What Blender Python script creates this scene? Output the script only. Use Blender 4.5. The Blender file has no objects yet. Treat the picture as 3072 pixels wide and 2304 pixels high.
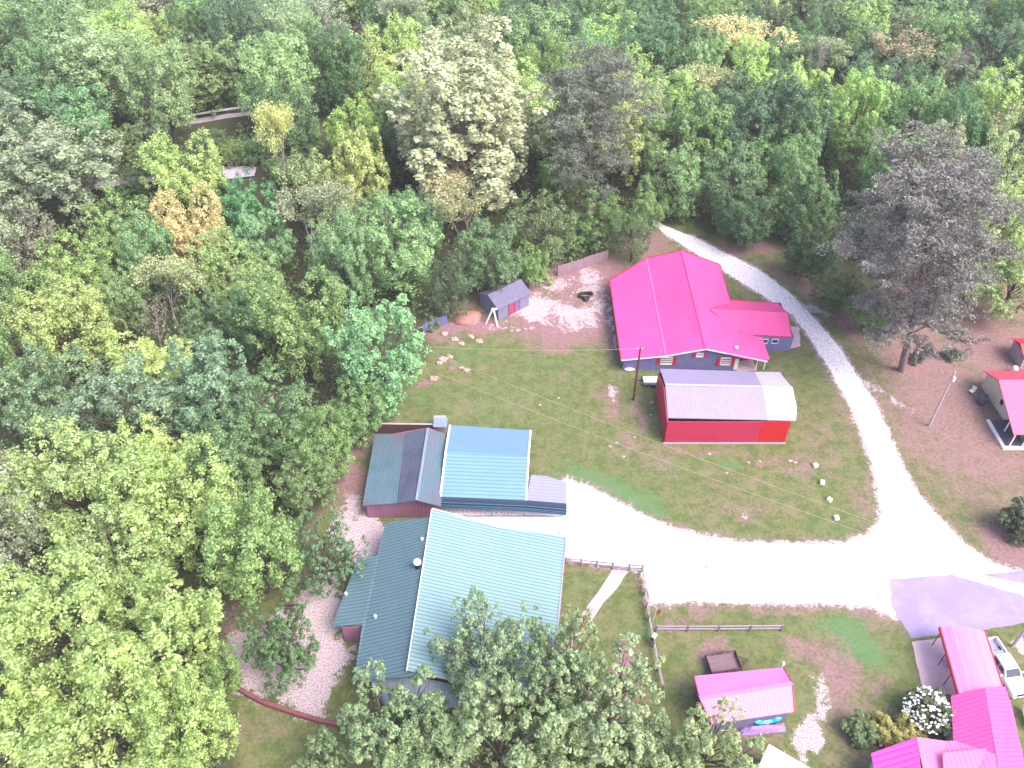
import bpy, math, random
import numpy as np
from mathutils import Vector, Matrix
from mathutils.geometry import tessellate_polygon
R = math.radians
sc = bpy.context.scene
col = sc.collection
# ---------------------------------------------------------------- camera
F_PX, DEP, CAM_H = 2527.0, R(42.95), 76.0
cam_d = bpy.data.cameras.new('camera')
cam = bpy.data.objects.new('camera', cam_d); col.objects.link(cam)
cam.location = (0, 0, CAM_H)
cam.rotation_euler = (math.pi/2 - DEP, 0, 0)
cam_d.sensor_width = 36.0
cam_d.lens = 36.0 * F_PX / 3072.0
cam_d.clip_start = 1.0; cam_d.clip_end = 4000.0
sc.camera = cam
# ---------------------------------------------------------------- sky and sun
SUN_EL, SUN_AZ = R(52), R(125)            # azimuth from +Y (north) clockwise
w = bpy.data.worlds.new('World'); sc.world = w; w.use_nodes = True
nt = w.node_tree; bg = nt.nodes['Background']
sky = nt.nodes.new('ShaderNodeTexSky'); sky.sky_type = 'NISHITA'; sky.sun_disc = False
sky.sun_elevation = SUN_EL; sky.sun_rotation = SUN_AZ
sky.air_density = 1.0; sky.dust_density = 4.0; sky.ozone_density = 1.0
nt.links.new(sky.outputs[0], bg.inputs[0]); bg.inputs[1].default_value = 0.15
sl = bpy.data.lights.new('sun', 'SUN'); sl.energy = 1.35; sl.angle = R(38); sl.color = (1, .93, .86)
so = bpy.data.objects.new('sun', sl); col.objects.link(so)
sdir = Vector((math.sin(SUN_AZ)*math.cos(SUN_EL), math.cos(SUN_AZ)*math.cos(SUN_EL), math.sin(SUN_EL)))
so.rotation_euler = sdir.to_track_quat('Z', 'Y').to_euler(); so.location = (60, -20, 120)
sc.view_settings.view_transform = 'Standard'; sc.view_settings.look = 'None'
sc.view_settings.exposure = 1.46; sc.view_settings.gamma = 1
sc.cycles.max_bounces = 6; sc.cycles.diffuse_bounces = 3; sc.cycles.glossy_bounces = 2
sc.cycles.transmission_bounces = 3; sc.cycles.use_denoising = True

# ---------------------------------------------------------------- helpers
cd, sd = math.cos(DEP), math.sin(DEP)
def P(px, py, h=0.0):
    """world point at height h seen at photo pixel (px, py)"""
    u = (px-1536)/F_PX; v = (py-1152)/F_PX
    t = (CAM_H-h)/(sd+v*cd)
    return Vector((u*t, (cd-v*sd)*t, h))
def PX(p):
    """photo pixel of a world point"""
    x, y, z = p[0], p[1], p[2]-CAM_H
    zc = y*cd - z*sd; vc = y*sd + z*cd
    return (1536+F_PX*x/zc, 1152-F_PX*vc/zc, zc)
VW = 3072/2212.0
def srgb(r, g, b):
    f = lambda c: (c/255/12.92) if c <= 10 else ((c/255+.055)/1.055)**2.4
    return (f(r), f(g), f(b))
def tag(o, label=None, cat=None, group=None, kind=None):
    if label: o['label'] = label
    if cat: o['category'] = cat
    if group: o['group'] = group
    if kind: o['kind'] = kind
    return o
ORG = {}
def thing(name, label, cat, loc=(0, 0, 0), group=None, rz=0.0, local=False):
    o = bpy.data.objects.new(name, None); col.objects.link(o); o.empty_display_size = .3
    o.location = loc; o.rotation_euler = (0, 0, rz)
    ORG[o.name] = Vector((0, 0, 0)) if local else Vector(loc)
    return tag(o, label, cat, group)
class MB:
    def __init__(s): s.v = []; s.f = []
    def add(s, vs, fs):
        n = len(s.v); s.v += [tuple(p) for p in vs]; s.f += [tuple(i+n for i in q) for q in fs]; return s
    def box(s, c, sz, rz=0.0, taper=1.0):
        x, y, z = sz[0]/2, sz[1]/2, sz[2]/2; ca, sa = math.cos(rz), math.sin(rz); vs = []
        for dz, k in ((-z, 1.0), (z, taper)):
            for dx, dy in ((-x, -y), (x, -y), (x, y), (-x, y)):
                dx *= k; dy *= k
                vs.append((c[0]+dx*ca-dy*sa, c[1]+dx*sa+dy*ca, c[2]+dz))
        return s.add(vs, [(3, 2, 1, 0), (4, 5, 6, 7), (0, 1, 5, 4), (1, 2, 6, 5), (2, 3, 7, 6), (3, 0, 4, 7)])
    def slab(s, pts, th=.1):
        """polygon (any plane) thickened straight down"""
        n = len(pts); top = [Vector(p) for p in pts]
        a = sum((top[i].x*top[(i+1) % n].y-top[(i+1) % n].x*top[i].y) for i in range(n))
        if a < 0: top.reverse()
        bot = [p-Vector((0, 0, th)) for p in top]
        tris = tessellate_polygon([[p.copy() for p in top]])
        fs = []
        for t in tris:
            A, B, C = (top[i] for i in t)
            if (B-A).cross(C-A).z < 0: t = (t[0], t[2], t[1])
            fs.append(tuple(t)); fs.append(tuple(i+n for i in reversed(t)))
        fs += [(i, i+n, (i+1) % n+n, (i+1) % n) for i in range(n)]
        return s.add(top+bot, fs)
    def wall(s, a, b, z0, za, zb, th=.15):
        """upright wall from a to b, foot at z0, top running from za to zb"""
        a = Vector(a[:2]); b = Vector(b[:2]); d = (b-a).normalized(); n = Vector((-d.y, d.x))*th/2
        q = [(a-n), (b-n), (b+n), (a+n)]
        vs = [(p.x, p.y, z0) for p in q]+[(q[0].x, q[0].y, za), (q[1].x, q[1].y, zb), (q[2].x, q[2].y, zb), (q[3].x, q[3].y, za)]
        return s.add(vs, [(3, 2, 1, 0), (4, 5, 6, 7), (0, 1, 5, 4), (1, 2, 6, 5), (2, 3, 7, 6), (3, 0, 4, 7)])
    def tube(s, a, b, r0, r1=None, n=8, cap=True):
        a = Vector(a); b = Vector(b); r1 = r0 if r1 is None else r1
        d = (b-a).normalized(); u = d.orthogonal().normalized(); w_ = d.cross(u)
        vs = []
        for c, r in ((a, r0), (b, r1)):
            for i in range(n):
                t = 2*math.pi*i/n; vs.append(c+u*math.cos(t)*r+w_*math.sin(t)*r)
        fs = [(i, (i+1) % n, (i+1) % n+n, i+n) for i in range(n)]
        if cap: fs += [tuple(reversed(range(n))), tuple(range(n, 2*n))]
        return s.add(vs, fs)
    def beam(s, a, b, w_, h):
        a = Vector(a); b = Vector(b); d = (b-a).normalized()
        u = Vector((0, 0, 1)).cross(d)
        u = u.normalized() if u.length > 1e-3 else Vector((1, 0, 0))
        v_ = d.cross(u)
        vs = [c+u*x*w_/2+v_*y*h/2 for c in (a, b) for x, y in ((-1, -1), (1, -1), (1, 1), (-1, 1))]
        return s.add(vs, [(3, 2, 1, 0), (4, 5, 6, 7), (0, 1, 5, 4), (1, 2, 6, 5), (2, 3, 7, 6), (3, 0, 4, 7)])
    def lathe(s, c, prof, n=20):
        vs = []
        for r, z in prof:
            for i in range(n):
                t = 2*math.pi*i/n; vs.append((c[0]+r*math.cos(t), c[1]+r*math.sin(t), c[2]+z))
        fs = []
        for k in range(len(prof)-1):
            for i in range(n):
                fs.append((k*n+i, k*n+(i+1) % n, (k+1)*n+(i+1) % n, (k+1)*n+i))
        fs += [tuple(reversed(range(n))), tuple(range((len(prof)-1)*n, len(prof)*n))]
        return s.add(vs, fs)
    def blob(s, c, r, seed=0, nu=14, nv=9, amp=.15):
        rr = random.Random(seed); ph = [rr.uniform(0, 6.28) for _ in range(6)]; vs = []
        for j in range(nv+1):
            th = math.pi*j/nv
            for i in range(nu):
                a = 2*math.pi*i/nu
                k = 1+amp*(math.sin(2*a+ph[0])*math.sin(2*th+ph[1])+math.sin(3*a+ph[2])*math.sin(3*th+ph[3])+.5*math.sin(5*a+ph[4]+4*th))
                vs.append((c[0]+r[0]*k*math.sin(th)*math.cos(a), c[1]+r[1]*k*math.sin(th)*math.sin(a), c[2]+r[2]*k*math.cos(th)))
        fs = [(j*nu+i, (j+1)*nu+i, (j+1)*nu+(i+1) % nu, j*nu+(i+1) % nu) for j in range(nv) for i in range(nu)]
        return s.add(vs, fs)
    def build(s, name, m, parent=None, label=None, smooth=False, bevel=0):
        o_ = ORG.get(parent.name, Vector((0, 0, 0))) if parent else Vector((0, 0, 0))
        if parent and parent.name not in ORG and parent.parent: o_ = ORG[parent.parent.name]
        me = bpy.data.meshes.new(name)
        me.from_pydata([(p[0]-o_.x, p[1]-o_.y, p[2]-o_.z) for p in s.v], [], s.f)
        me.materials.append(m)
        if smooth:
            me.polygons.foreach_set('use_smooth', [True]*len(me.polygons))
        me.update()
        o = bpy.data.objects.new(name, me); col.objects.link(o)
        if parent: o.parent = parent
        if label: o['label'] = label
        if bevel:
            b = o.modifiers.new('bevel', 'BEVEL'); b.width = bevel; b.segments = 3; b.limit_method = 'ANGLE'
        return o
def copy_thing(root, loc, rz=None, label=None, scale=None):
    r = root.copy(); col.objects.link(r); r.location = loc
    if rz is not None: r.rotation_euler = (0, 0, rz)
    if scale is not None: r.scale = scale
    if label: r['label'] = label
    for ch in root.children:
        c = ch.copy(); col.objects.link(c); c.parent = r
        for g in ch.children:
            k = g.copy(); col.objects.link(k); k.parent = c
    return r

# ---------------------------------------------------------------- materials
def N(nt, t, **kw):
    n = nt.nodes.new(t)
    for k, v in kw.items(): setattr(n, k, v)
    return n
def mth(nt, op, a, b=None, c=None, clamp=False):
    n = nt.nodes.new('ShaderNodeMath'); n.operation = op; n.use_clamp = clamp
    for i, x in enumerate((a, b, c)):
        if x is None: continue
        if isinstance(x, (int, float)): n.inputs[i].default_value = x
        else: nt.links.new(x, n.inputs[i])
    return n.outputs[0]
def mixc(nt, f, a, b, mode='MIX'):
    n = nt.nodes.new('ShaderNodeMix'); n.data_type = 'RGBA'; n.blend_type = mode
    for i, x in ((0, f), (6, a), (7, b)):
        if isinstance(x, (int, float)): n.inputs[i].default_value = x
        elif isinstance(x, tuple): n.inputs[i].default_value = (*x[:3], 1)
        else: nt.links.new(x, n.inputs[i])
    return n.outputs[2]
def noise(nt, vec, scale, detail=4, rough=.6):
    n = N(nt, 'ShaderNodeTexNoise'); n.inputs['Scale'].default_value = scale
    n.inputs['Detail'].default_value = detail; n.inputs['Roughness'].default_value = rough
    if vec is not None: nt.links.new(vec, n.inputs['Vector'])
    return n.outputs['Fac']
def sstep(nt, x, a, b):
    n = N(nt, 'ShaderNodeMapRange'); n.interpolation_type = 'SMOOTHSTEP'
    nt.links.new(x, n.inputs[0]); n.inputs[1].default_value = a; n.inputs[2].default_value = b
    return n.outputs[0]
def mat(name, c, rough=.6, spec=.4, var=.12, scale=1.5, metal=0.0, dirt=None, dirt_amt=.0, bump=0.0,
        rib=None, rib_dark=.35, rib_w=.16):
    """painted / plain surface with uneven tone; rib=(angle, spacing): seams running along angle"""
    m = bpy.data.materials.new(name); m.use_nodes = True; nt = m.node_tree; b = nt.nodes['Principled BSDF']
    tc = N(nt, 'ShaderNodeTexCoord').outputs['Object']
    n1 = noise(nt, tc, scale, 5); n2 = noise(nt, tc, scale*9, 3)
    f = mth(nt, 'ADD', mth(nt, 'MULTIPLY', n1, .7), mth(nt, 'MULTIPLY', n2, .3))
    f = sstep(nt, f, .3, .7)
    base = mixc(nt, f, tuple(x*(1-var) for x in c), tuple(min(.95, x*(1+var)) for x in c))
    if dirt:
        base = mixc(nt, mth(nt, 'MULTIPLY', sstep(nt, noise(nt, tc, scale*.5, 6, .7), .42, .66), dirt_amt), base, dirt)
    h = None
    if rib:
        ang, sp = rib[0], rib[1]
        d = N(nt, 'ShaderNodeVectorMath', operation='DOT_PRODUCT'); nt.links.new(tc, d.inputs[0])
        d.inputs[1].default_value = (-math.sin(ang)/sp, math.cos(ang)/sp, 0 if len(rib) < 3 else rib[2]/sp)
        fr = mth(nt, 'FRACT', mth(nt, 'ADD', d.outputs['Value'], 500.0))
        tri = mth(nt, 'ABSOLUTE', mth(nt, 'SUBTRACT', fr, .5))
        line = sstep(nt, tri, rib_w, 0.0)
        base = mixc(nt, mth(nt, 'MULTIPLY', line, rib_dark), base, tuple(x*.35 for x in c))  # darker line paints rib shade and seam dirt into the colour
        h = sstep(nt, tri, rib_w*.6, rib_w*1.6)
    nt.links.new(base, b.inputs['Base Color'])
    b.inputs['Roughness'].default_value = rough; b.inputs['Metallic'].default_value = metal
    b.inputs['Specular IOR Level'].default_value = spec
    if bump or rib:
        bp = N(nt, 'ShaderNodeBump'); bp.inputs['Strength'].default_value = bump if bump else .5
        bp.inputs['Distance'].default_value = .03
        nt.links.new(h if h is not None else n2, bp.inputs['Height']); nt.links.new(bp.outputs[0], b.inputs['Normal'])
    return m
def leaf_mat(name, trans=.42, hue=.5, rough=.55):
    m = bpy.data.materials.new(name); m.use_nodes = True; nt = m.node_tree; b = nt.nodes['Principled BSDF']
    oi = N(nt, 'ShaderNodeObjectInfo'); tc = N(nt, 'ShaderNodeTexCoord').outputs['Object']
    at = N(nt, 'ShaderNodeAttribute'); at.attribute_name = 'tint'
    n1 = noise(nt, tc, .8, 3)
    f = mth(nt, 'ADD', mth(nt, 'MULTIPLY', at.outputs['Fac'], .52), mth(nt, 'MULTIPLY', n1, .68))
    f = sstep(nt, f, .2, .95)
    hs1 = N(nt, 'ShaderNodeHueSaturation'); hs1.inputs['Hue'].default_value = .515; hs1.inputs['Value'].default_value = .50
    hs1.inputs['Saturation'].default_value = 1.0
    hs2 = N(nt, 'ShaderNodeHueSaturation'); hs2.inputs['Hue'].default_value = .485; hs2.inputs['Value'].default_value = 1.8
    hs2.inputs['Saturation'].default_value = .74
    for h in (hs1, hs2): nt.links.new(oi.outputs['Color'], h.inputs['Color'])
    c = mixc(nt, f, hs1.outputs[0], hs2.outputs[0])
    nt.links.new(c, b.inputs['Base Color']); b.inputs['Roughness'].default_value = rough
    b.inputs['Specular IOR Level'].default_value = .35
    t = N(nt, 'ShaderNodeBsdfTranslucent'); nt.links.new(c, t.inputs['Color'])
    mx = N(nt, 'ShaderNodeMixShader'); mx.inputs[0].default_value = trans
    nt.links.new(b.outputs[0], mx.inputs[1]); nt.links.new(t.outputs[0], mx.inputs[2])
    nt.links.new(mx.outputs[0], nt.nodes['Material Output'].inputs['Surface'])
    return m
LEAF = leaf_mat('leaves')
NEEDLE = leaf_mat('needles', .12, rough=.5)
BARK = mat('bark', (.12, .09, .085), .9, .2, .35, 3, bump=.6)
BARKP = mat('pine_bark', (.20, .14, .16), .9, .2, .3, 4, bump=.6)
TWIG = mat('pale_twigs', (.34, .28, .30), .9, .2, .25, 3)
PINK = (.84, .080, .31)
M = {}
M['pink_d'] = mat('pink_roof_paint', PINK, .30, .6, .10, .35, rib=(0, .3), rib_dark=.10)
M['pink_x'] = mat('pink_roof_cross', PINK, .42, .5, .10, .35, rib=(math.pi/2, .3), rib_dark=.22)
M['pink_seam'] = mat('pale_pink_seam', (.80, .12, .34), .35, .5, .05)
M['pink_tr'] = mat('red_trim', (.55, .02, .05), .45, .5, .06)
M['pink_ribs'] = mat('pink_ribbed', (.80, .10, .37), .45, .5, .05, .4, rib=(R(8), .38), rib_dark=.4)
M['pink_shed'] = mat('pink_shed_roof', (.80, .20, .56), .45, .5, .04, .4, rib=(math.pi/2+R(4), .3), rib_dark=.13)
M['red_wall'] = mat('red_barn_wall', (.44, .024, .078), .55, .4, .06, .5, rib=(math.pi/2, .28), rib_dark=.12)
M['red_wall2'] = mat('new_red_wall', (.50, .010, .020), .5, .4, .05, .5, rib=(math.pi/2, .28), rib_dark=.1)
M['silver'] = mat('galvanised_roof', (.30, .25, .40), .45, .5, .05, .5, rib=(math.pi/2, .3), rib_dark=.2)
M['silver2'] = mat('bright_galvanised', (.47, .42, .50), .42, .5, .04, .5, rib=(math.pi/2, .3), rib_dark=.14)
M['white'] = mat('white_paint', (.78, .76, .78), .5, .4, .05)
M['blue_wall'] = mat('slate_blue_wall', (.155, .15, .34), .75, .3, .1, 1.2, rib=(math.pi/2, .4), rib_dark=.08)
M['blue_roof'] = mat('slate_blue_roof', (.15, .135, .22), .8, .3, .12, 1.5, bump=.3)
M['glass'] = mat('dark_glass', (.05, .05, .09), .12, .6, .1)
M['curtain'] = mat('blind_slats', (.62, .60, .66), .6, .3, .1, rib=(0, .5, 2), rib_dark=.7)
M['red_paint'] = mat('red_paint', (.50, .02, .06), .55, .4, .1, 4)
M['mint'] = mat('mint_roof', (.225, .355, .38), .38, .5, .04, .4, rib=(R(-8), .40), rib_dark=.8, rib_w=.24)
M['teal'] = mat('mint_roof_shaded', (.105, .180, .220), .45, .5, .06, .4, rib=(R(4), .40), rib_dark=.75, rib_w=.22)  # shaded copy of the mint roof, with the shade put into the colour
M['teal_lean'] = mat('pale_lean_to', (.22, .27, .37), .5, .5, .06, .5, rib=(math.pi/2, .3), rib_dark=.3)
M['sky_roof'] = mat('sky_blue_roof', (.155, .26, .39), .35, .5, .03, .4, rib=(R(-3), .32), rib_dark=.05)
M['sky_ribs'] = mat('ribbed_blue_roof', (.175, .31, .375), .4, .5, .04, .4, rib=(R(-3), .5), rib_dark=.7, rib_w=.17)
M['navy_ribs'] = mat('dark_blue_side', (.018, .04, .085), .5, .5, .06, .5, rib=(R(-3), .05, 0), rib_dark=.1)
M['navy_side'] = mat('dark_blue_siding', (.05, .095, .17), .5, .5, .06, .5, rib=(R(-3), .23, 0), rib_dark=.8, rib_w=.2)
M['lilac_ribs'] = mat('lilac_smear_strip', (.30, .29, .50), .5, .4, .05, .5, rib=(R(-4), .46), rib_dark=.35)
M['old_teal'] = mat('weathered_teal', (.095, .165, .210), .5, .5, .22, .35, rib=(math.pi/2, .3), rib_dark=.18, dirt=(.12, .085, .13), dirt_amt=.75)
M['old_plum'] = mat('weathered_plum', (.095, .10, .165), .5, .5, .15, .35, rib=(math.pi/2, .3), rib_dark=.15, dirt=(.10, .14, .19), dirt_amt=.6)
M['brown_wall'] = mat('brown_board', (.27, .12, .19), .8, .3, .1, 1, rib=(math.pi/2, .4), rib_dark=.15)
M['dark_brown'] = mat('dark_brown_board', (.10, .045, .055), .8, .3, .15, 1.5)
M['cream'] = mat('cream_siding', (.72, .64, .54), .7, .3, .06, 1, rib=(0, .3, 2), rib_dark=.1)
M['grey_wall'] = mat('grey_wall', (.16, .15, .26), .7, .3, .08, 1)
M['wood'] = mat('weathered_wood', (.42, .32, .40), .85, .2, .18, 3)
M['wood_dark'] = mat('purple_grey_wood', (.25, .17, .24), .85, .2, .2, 3)
M['fence_board'] = mat('old_fence_boards', (.30, .20, .25), .85, .2, .2, 2)
M['pole'] = mat('dark_red_pole', (.12, .035, .04), .8, .2, .2, 3)
M['pole_pale'] = mat('pale_pole', (.45, .34, .38), .8, .2, .15, 3)
M['black'] = mat('black_rubber', (.018, .015, .02), .6, .4, .2)
M['metal'] = mat('dull_metal', (.28, .27, .32), .4, .5, .15, 4, metal=.6)
M['chrome'] = mat('silver_bumper', (.6, .6, .62), .25, .6, .05, metal=.8)
M['rust'] = mat('rusty_brown_steel', (.13, .07, .09), .75, .3, .2, 3)
M['rust_floor'] = mat('brown_trailer_planks', (.21, .13, .16), .8, .3, .12, 3, rib=(R(10), .5), rib_dark=.35, rib_w=.06)
M['turq'] = mat('turquoise_plastic', (.0, .42, .52), .35, .5, .1, 3)
M['violet'] = mat('violet_tarp', (.34, .20, .50), .5, .4, .2, 2)
M['barrel'] = mat('slate_plastic', (.07, .07, .13), .5, .4, .15, 3)
M['brick'] = mat('red_brick_edging', (.22, .08, .10), .85, .3, .25, 5, bump=.5)
M['concrete'] = mat('pink_concrete', (.58, .42, .49), .85, .3, .1, 1.2, dirt=(.40, .27, .32), dirt_amt=.6)
M['block'] = mat('white_block', (.80, .74, .72), .8, .3, .06, 3)
M['stone'] = mat('pale_stone', (.48, .33, .31), .9, .2, .25, 3, bump=.4)
M['wire'] = mat('pale_wire', (.36, .34, .24), .7, .3, .1)
M['skyblue'] = mat('slate_blue_side', (.13, .20, .34), .5, .4, .1)
M['light_lens'] = mat('clear_lens', (.6, .6, .65), .15, .6, .05)
M['tail_lens'] = mat('red_lens', (.4, .01, .01), .2, .6, .05)

# ---------------------------------------------------------------- ground
def _pn(x, y, s, sd_):
    """cheap smooth value noise (numpy)"""
    x = x/s; y = y/s; xi = np.floor(x).astype(int); yi = np.floor(y).astype(int); fx = x-xi; fy = y-yi
    fx = fx*fx*(3-2*fx); fy = fy*fy*(3-2*fy)
    h = lambda a, b: np.modf(np.abs(np.sin(a*127.1+b*311.7+sd_*17.3)*43758.5453))[0]
    return (h(xi, yi)*(1-fx)+h(xi+1, yi)*fx)*(1-fy)+(h(xi, yi+1)*(1-fx)+h(xi+1, yi+1)*fx)*fy
def gz(x, y):
    """terrain height: flat yard, a bank carrying the upper road at the back left"""
    x = np.asarray(x, float); y = np.asarray(y, float)
    sm = lambda a, b, t: (lambda q: q*q*(3-2*q))(np.clip((t-a)/(b-a), 0, 1))
    k = sm(109, 122, y)*(1-sm(150, 175, y))*(1-sm(-36, -14, x))
    return 9.0*k
def axis(lo, hi, step, a, b):
    mid = list(np.arange(lo, hi+step/2, step)); out = []; d = step; q = lo
    while q > a: d *= 1.22; q -= d; out.append(q)
    out.reverse(); out2 = []; d = step; q = hi
    while q < b: d *= 1.22; q += d; out2.append(q)
    return np.array(out+mid+out2)
def in_poly(x, y, poly):
    ins = np.zeros(x.shape, bool); n = len(poly); j = n-1
    for i in range(n):
        xi, yi = poly[i]; xj, yj = poly[j]
        c = ((yi > y) != (yj > y)) & (x < (xj-xi)*(y-yi)/((yj-yi) or 1e-9)+xi); ins ^= c; j = i
    return ins
def gpoly(pts): return [tuple(P(a*VW, b*VW)[:2]) for a, b in pts]
DRIVE = [(1390, 458), (1430, 485), (1500, 512), (1560, 543), (1640, 583), (1700, 628), (1760, 688), (1812, 750), (1852, 810), (1888, 865), (1922, 940), (1950, 1010), (1985, 1070), (2030, 1122),
             (2080, 1172), (2135, 1212), (2212, 1238), (2420, 1275), (2420, 1420), (2212, 1300), (2060, 1300), (1955, 1300), (1930, 1335), (1890, 1312), (1850, 1306), (1750, 1303), (1600, 1301), (1500, 1299), (1405, 1302), (1388, 1232), (1222, 1208),
             (1195, 1205), (1180, 1150), (1000, 1130), (930, 1110), (930, 1080), (1200, 1070), (1222, 1034), (1270, 1050), (1330, 1082), (1400, 1120), (1480, 1150), (1600, 1171), (1740, 1175), (1820, 1172), (1880, 1152), (1902, 1120),
             (1897, 1060), (1882, 990), (1852, 910), (1822, 850), (1787, 790), (1750, 730), (1710, 680), (1650, 640), (1590, 603), (1530, 565), (1480, 533), (1410, 487), (1380, 462)]
# yard outline on the ground (photo points on the full view)
YARD = gpoly([(440, 2100), (480, 1659), (480, 1500), (515, 1300), (640, 1180), (700, 1060), (765, 960), (820, 880), (905, 790), (925, 690),
              (1030, 640), (1140, 600), (1310, 545), (1380, 500), (1440, 478), (1560, 505), (1690, 525), (1740, 600), (1800, 660), (1860, 700),
              (1900, 660), (1960, 600), (2060, 560), (2212, 560), (2500, 560), (2700, 2100)])
gx = axis(-62, 84, .42, -900, 900); gy = axis(22, 132, .42, -300, 1500)
X, Y = np.meshgrid(gx, gy); nx_, ny_ = len(gx), len(gy)
Z = gz(X, Y)+.0
warpx = X+(_pn(X, Y, 3.1, 1)-.5)*3.6+(_pn(X, Y, 1.1, 7)-.5)*1.4; warpy = Y+(_pn(X, Y, 3.3, 2)-.5)*3.6+(_pn(X, Y, 1.2, 8)-.5)*1.4
yard = in_poly(warpx, warpy, YARD).astype(float)
def soft(a, k=2):
    for _ in range(k):
        a[1:-1, 1:-1] = (a[1:-1, 1:-1]*2+a[:-2, 1:-1]+a[2:, 1:-1]+a[1:-1, :-2]+a[1:-1, 2:])/6
    return a
yard = soft(yard, 6)
def ell(vx, vy, rx, ry, s=1.0, rot=0):
    c = P(vx*VW, vy*VW); dx = warpx-c.x; dy = warpy-c.y; ca, sa = math.cos(R(rot)), math.sin(R(rot))
    u = (dx*ca+dy*sa)/rx; v = (-dx*sa+dy*ca)/ry
    return s*np.clip(1.35-np.sqrt(u*u+v*v), 0, 1)
mx = lambda *a: np.maximum.reduce(a)
soil = mx(ell(1220, 690, 10, 7, 1.35), ell(1000, 700, 8, 3.2, 1.3), ell(1270, 600, 9, 7, 1.3), ell(1370, 520, 5, 5, 1.2), ell(1100, 640, 6, 5, 1.2), ell(1960, 640, 9, 14, 1.1), ell(2080, 650, 10, 12, 1.0), ell(2180, 640, 9, 12, .8), ell(2060, 900, 13, 22, .85), ell(1990, 780, 9, 9, 1), ell(2150, 760, 10, 14, .95), ell(1990, 1040, 3.5, 12, .45, -20), ell(2160, 1180, 4, 5, .95),
          ell(1780, 640, 2.4, 12, 1.1, 38), ell(1650, 540, 8, 3.2, 1.1), ell(1740, 590, 4, 4, .9), ell(1830, 700, 2.5, 8, .9, 40), ell(1400, 520, 5, 4, .95), ell(1230, 590, 8, 4, .8),
          ell(1230, 690, 7, 5, .75), ell(1320, 690, 2.2, 9, 1.0), ell(1000, 690, 6, 2.5, 1.0), ell(1010, 640, 4, 3, 1), ell(940, 735, 4, 1.5, .9), ell(975, 780, 1.6, 1.5, 1.1),
          ell(935, 820, .9, .8, 1.1), ell(1310, 880, 2.2, 4, .8, 20), ell(1390, 900, 1.6, 3.5, .85), ell(1370, 960, 3, 1.8, .7), ell(1780, 960, 5, 8, .5), ell(1840, 900, 3, 10, .6), ell(1680, 985, 7, 1.6, .65),
          ell(1730, 1010, 3.5, 1.8, .7), ell(1860, 1080, 3, 5, .6), ell(1600, 1090, 6, 3, .55), ell(1560, 1030, 4, 2, .45), ell(1500, 975, 10, .7, .75), ell(1400, 1000, 4, 1.4, .55),
          ell(1790, 1460, 2.6, 5, .85), ell(1740, 1400, 3.6, 2, .8), ell(1520, 1420, 2.2, 2.2, .8), ell(1490, 1320, 4.5, .9, .8), ell(1700, 1310, 8, .7, .8), ell(1890, 1345, 2, 1.5, .9),
          ell(1360, 1440, 2.6, 4.5, .95), ell(1420, 1330, 1.4, 2, .7), ell(1820, 1520, 2.5, 4, .6), ell(1340, 1590, 5, 3, .8), ell(1620, 1600, 2.5, 2, .7), ell(730, 1000, 4, 6, 1.2), ell(760, 1070, 4, 4, 1),
          ell(560, 1200, 6, 5, .8), ell(500, 1330, 3, 4, 1), ell(1880, 1500, 1.5, 3, .6), ell(1960, 1560, 3, 2, .4), ell(1870, 1640, 4, 3, .5), ell(560, 1600, 4, 3, .45), ell(2130, 1600, 3, 3, .3), ell(2190, 1330, 3, 2, .5))
pale = mx(ell(1230, 680, 6.0, 4.2, .95), ell(1150, 660, 4.5, 3.4, .95), ell(1280, 670, 2.8, 6, .85), ell(1290, 600, 2.4, 6, .8), ell(1210, 610, 5, 3, .75), ell(1070, 700, 3, 1.6, .6), ell(1330, 690, .5, 9, 1.05, 3), ell(1000, 700, 4, 1.3, .5),
          ell(1715, 800, .0001+1, 10, .0), ell(1700, 850, .01, .01, 0),
          ell(1905, 830, .8, 6, .75, 30), ell(1760, 665, 1.2, 5, .85, 38), ell(1310, 870, .8, 2.4, .75), ell(1600, 1085, 3, 1.2, .5), ell(1040, 1100, 1, 1, 0),
          ell(1738, 1600, 2.1, 3.6, 1.5, -24), ell(1750, 1500, 1.6, 3.0, .7, -15), ell(800, 1150, 2.6, 4.5, 1.25), ell(740, 1120, 2, 4, .9), ell(640, 1360, 4.2, 3.6, 1.15), ell(680, 1440, 4.0, 4.4, 1.3), ell(700, 1320, 3.2, 4.5, 1.2), ell(570, 1420, 3.6, 4, 1.3), ell(640, 1480, 4, 3.4, 1.3), ell(670, 1530, 2.4, 1.6, 1.3),
          ell(650, 1500, 2.4, 2.2, 1.2), ell(690, 1290, 3, 3, 1.05), ell(1220, 1385, 2, 1, .5), ell(2195, 1420, 1.4, 2, 1.1))
lush = mx(ell(1300, 1060, 6.5, 2.4, 1.5, -30), ell(1370, 1095, 4, 1.6, 1.2, -15), ell(1400, 1110, 3, 1, .7), ell(1540, 985, 2.2, .7, 1.1), ell(1840, 1390, 3.6, 3.0, 1.3, 0), ell(1620, 1160, 5, 1, .7), ell(1290, 960, 1, .8, .8), ell(1060, 880, 9, 6, .5),
          ell(1200, 780, 8, 3, .45), ell(1230, 1260, 2.3, 2, .6), ell(1380, 1370, 1.5, 3, .8), ell(1580, 1380, 1.2, 1, .8), ell(1860, 1450, 1.4, 2, .6), ell(1440, 1000, 3, 1.4, .6), ell(880, 840, 4, 4, .7), ell(1780, 1130, 3, 1, .8), ell(1700, 1500, 1.4, 2, .5), ell(1030, 760, 8, 1.5, .6))
soil = np.clip(soil, 0, 1.2)
DR = [tuple(P(a_*VW, b_*VW)[:2]) for a_, b_ in DRIVE]
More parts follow.
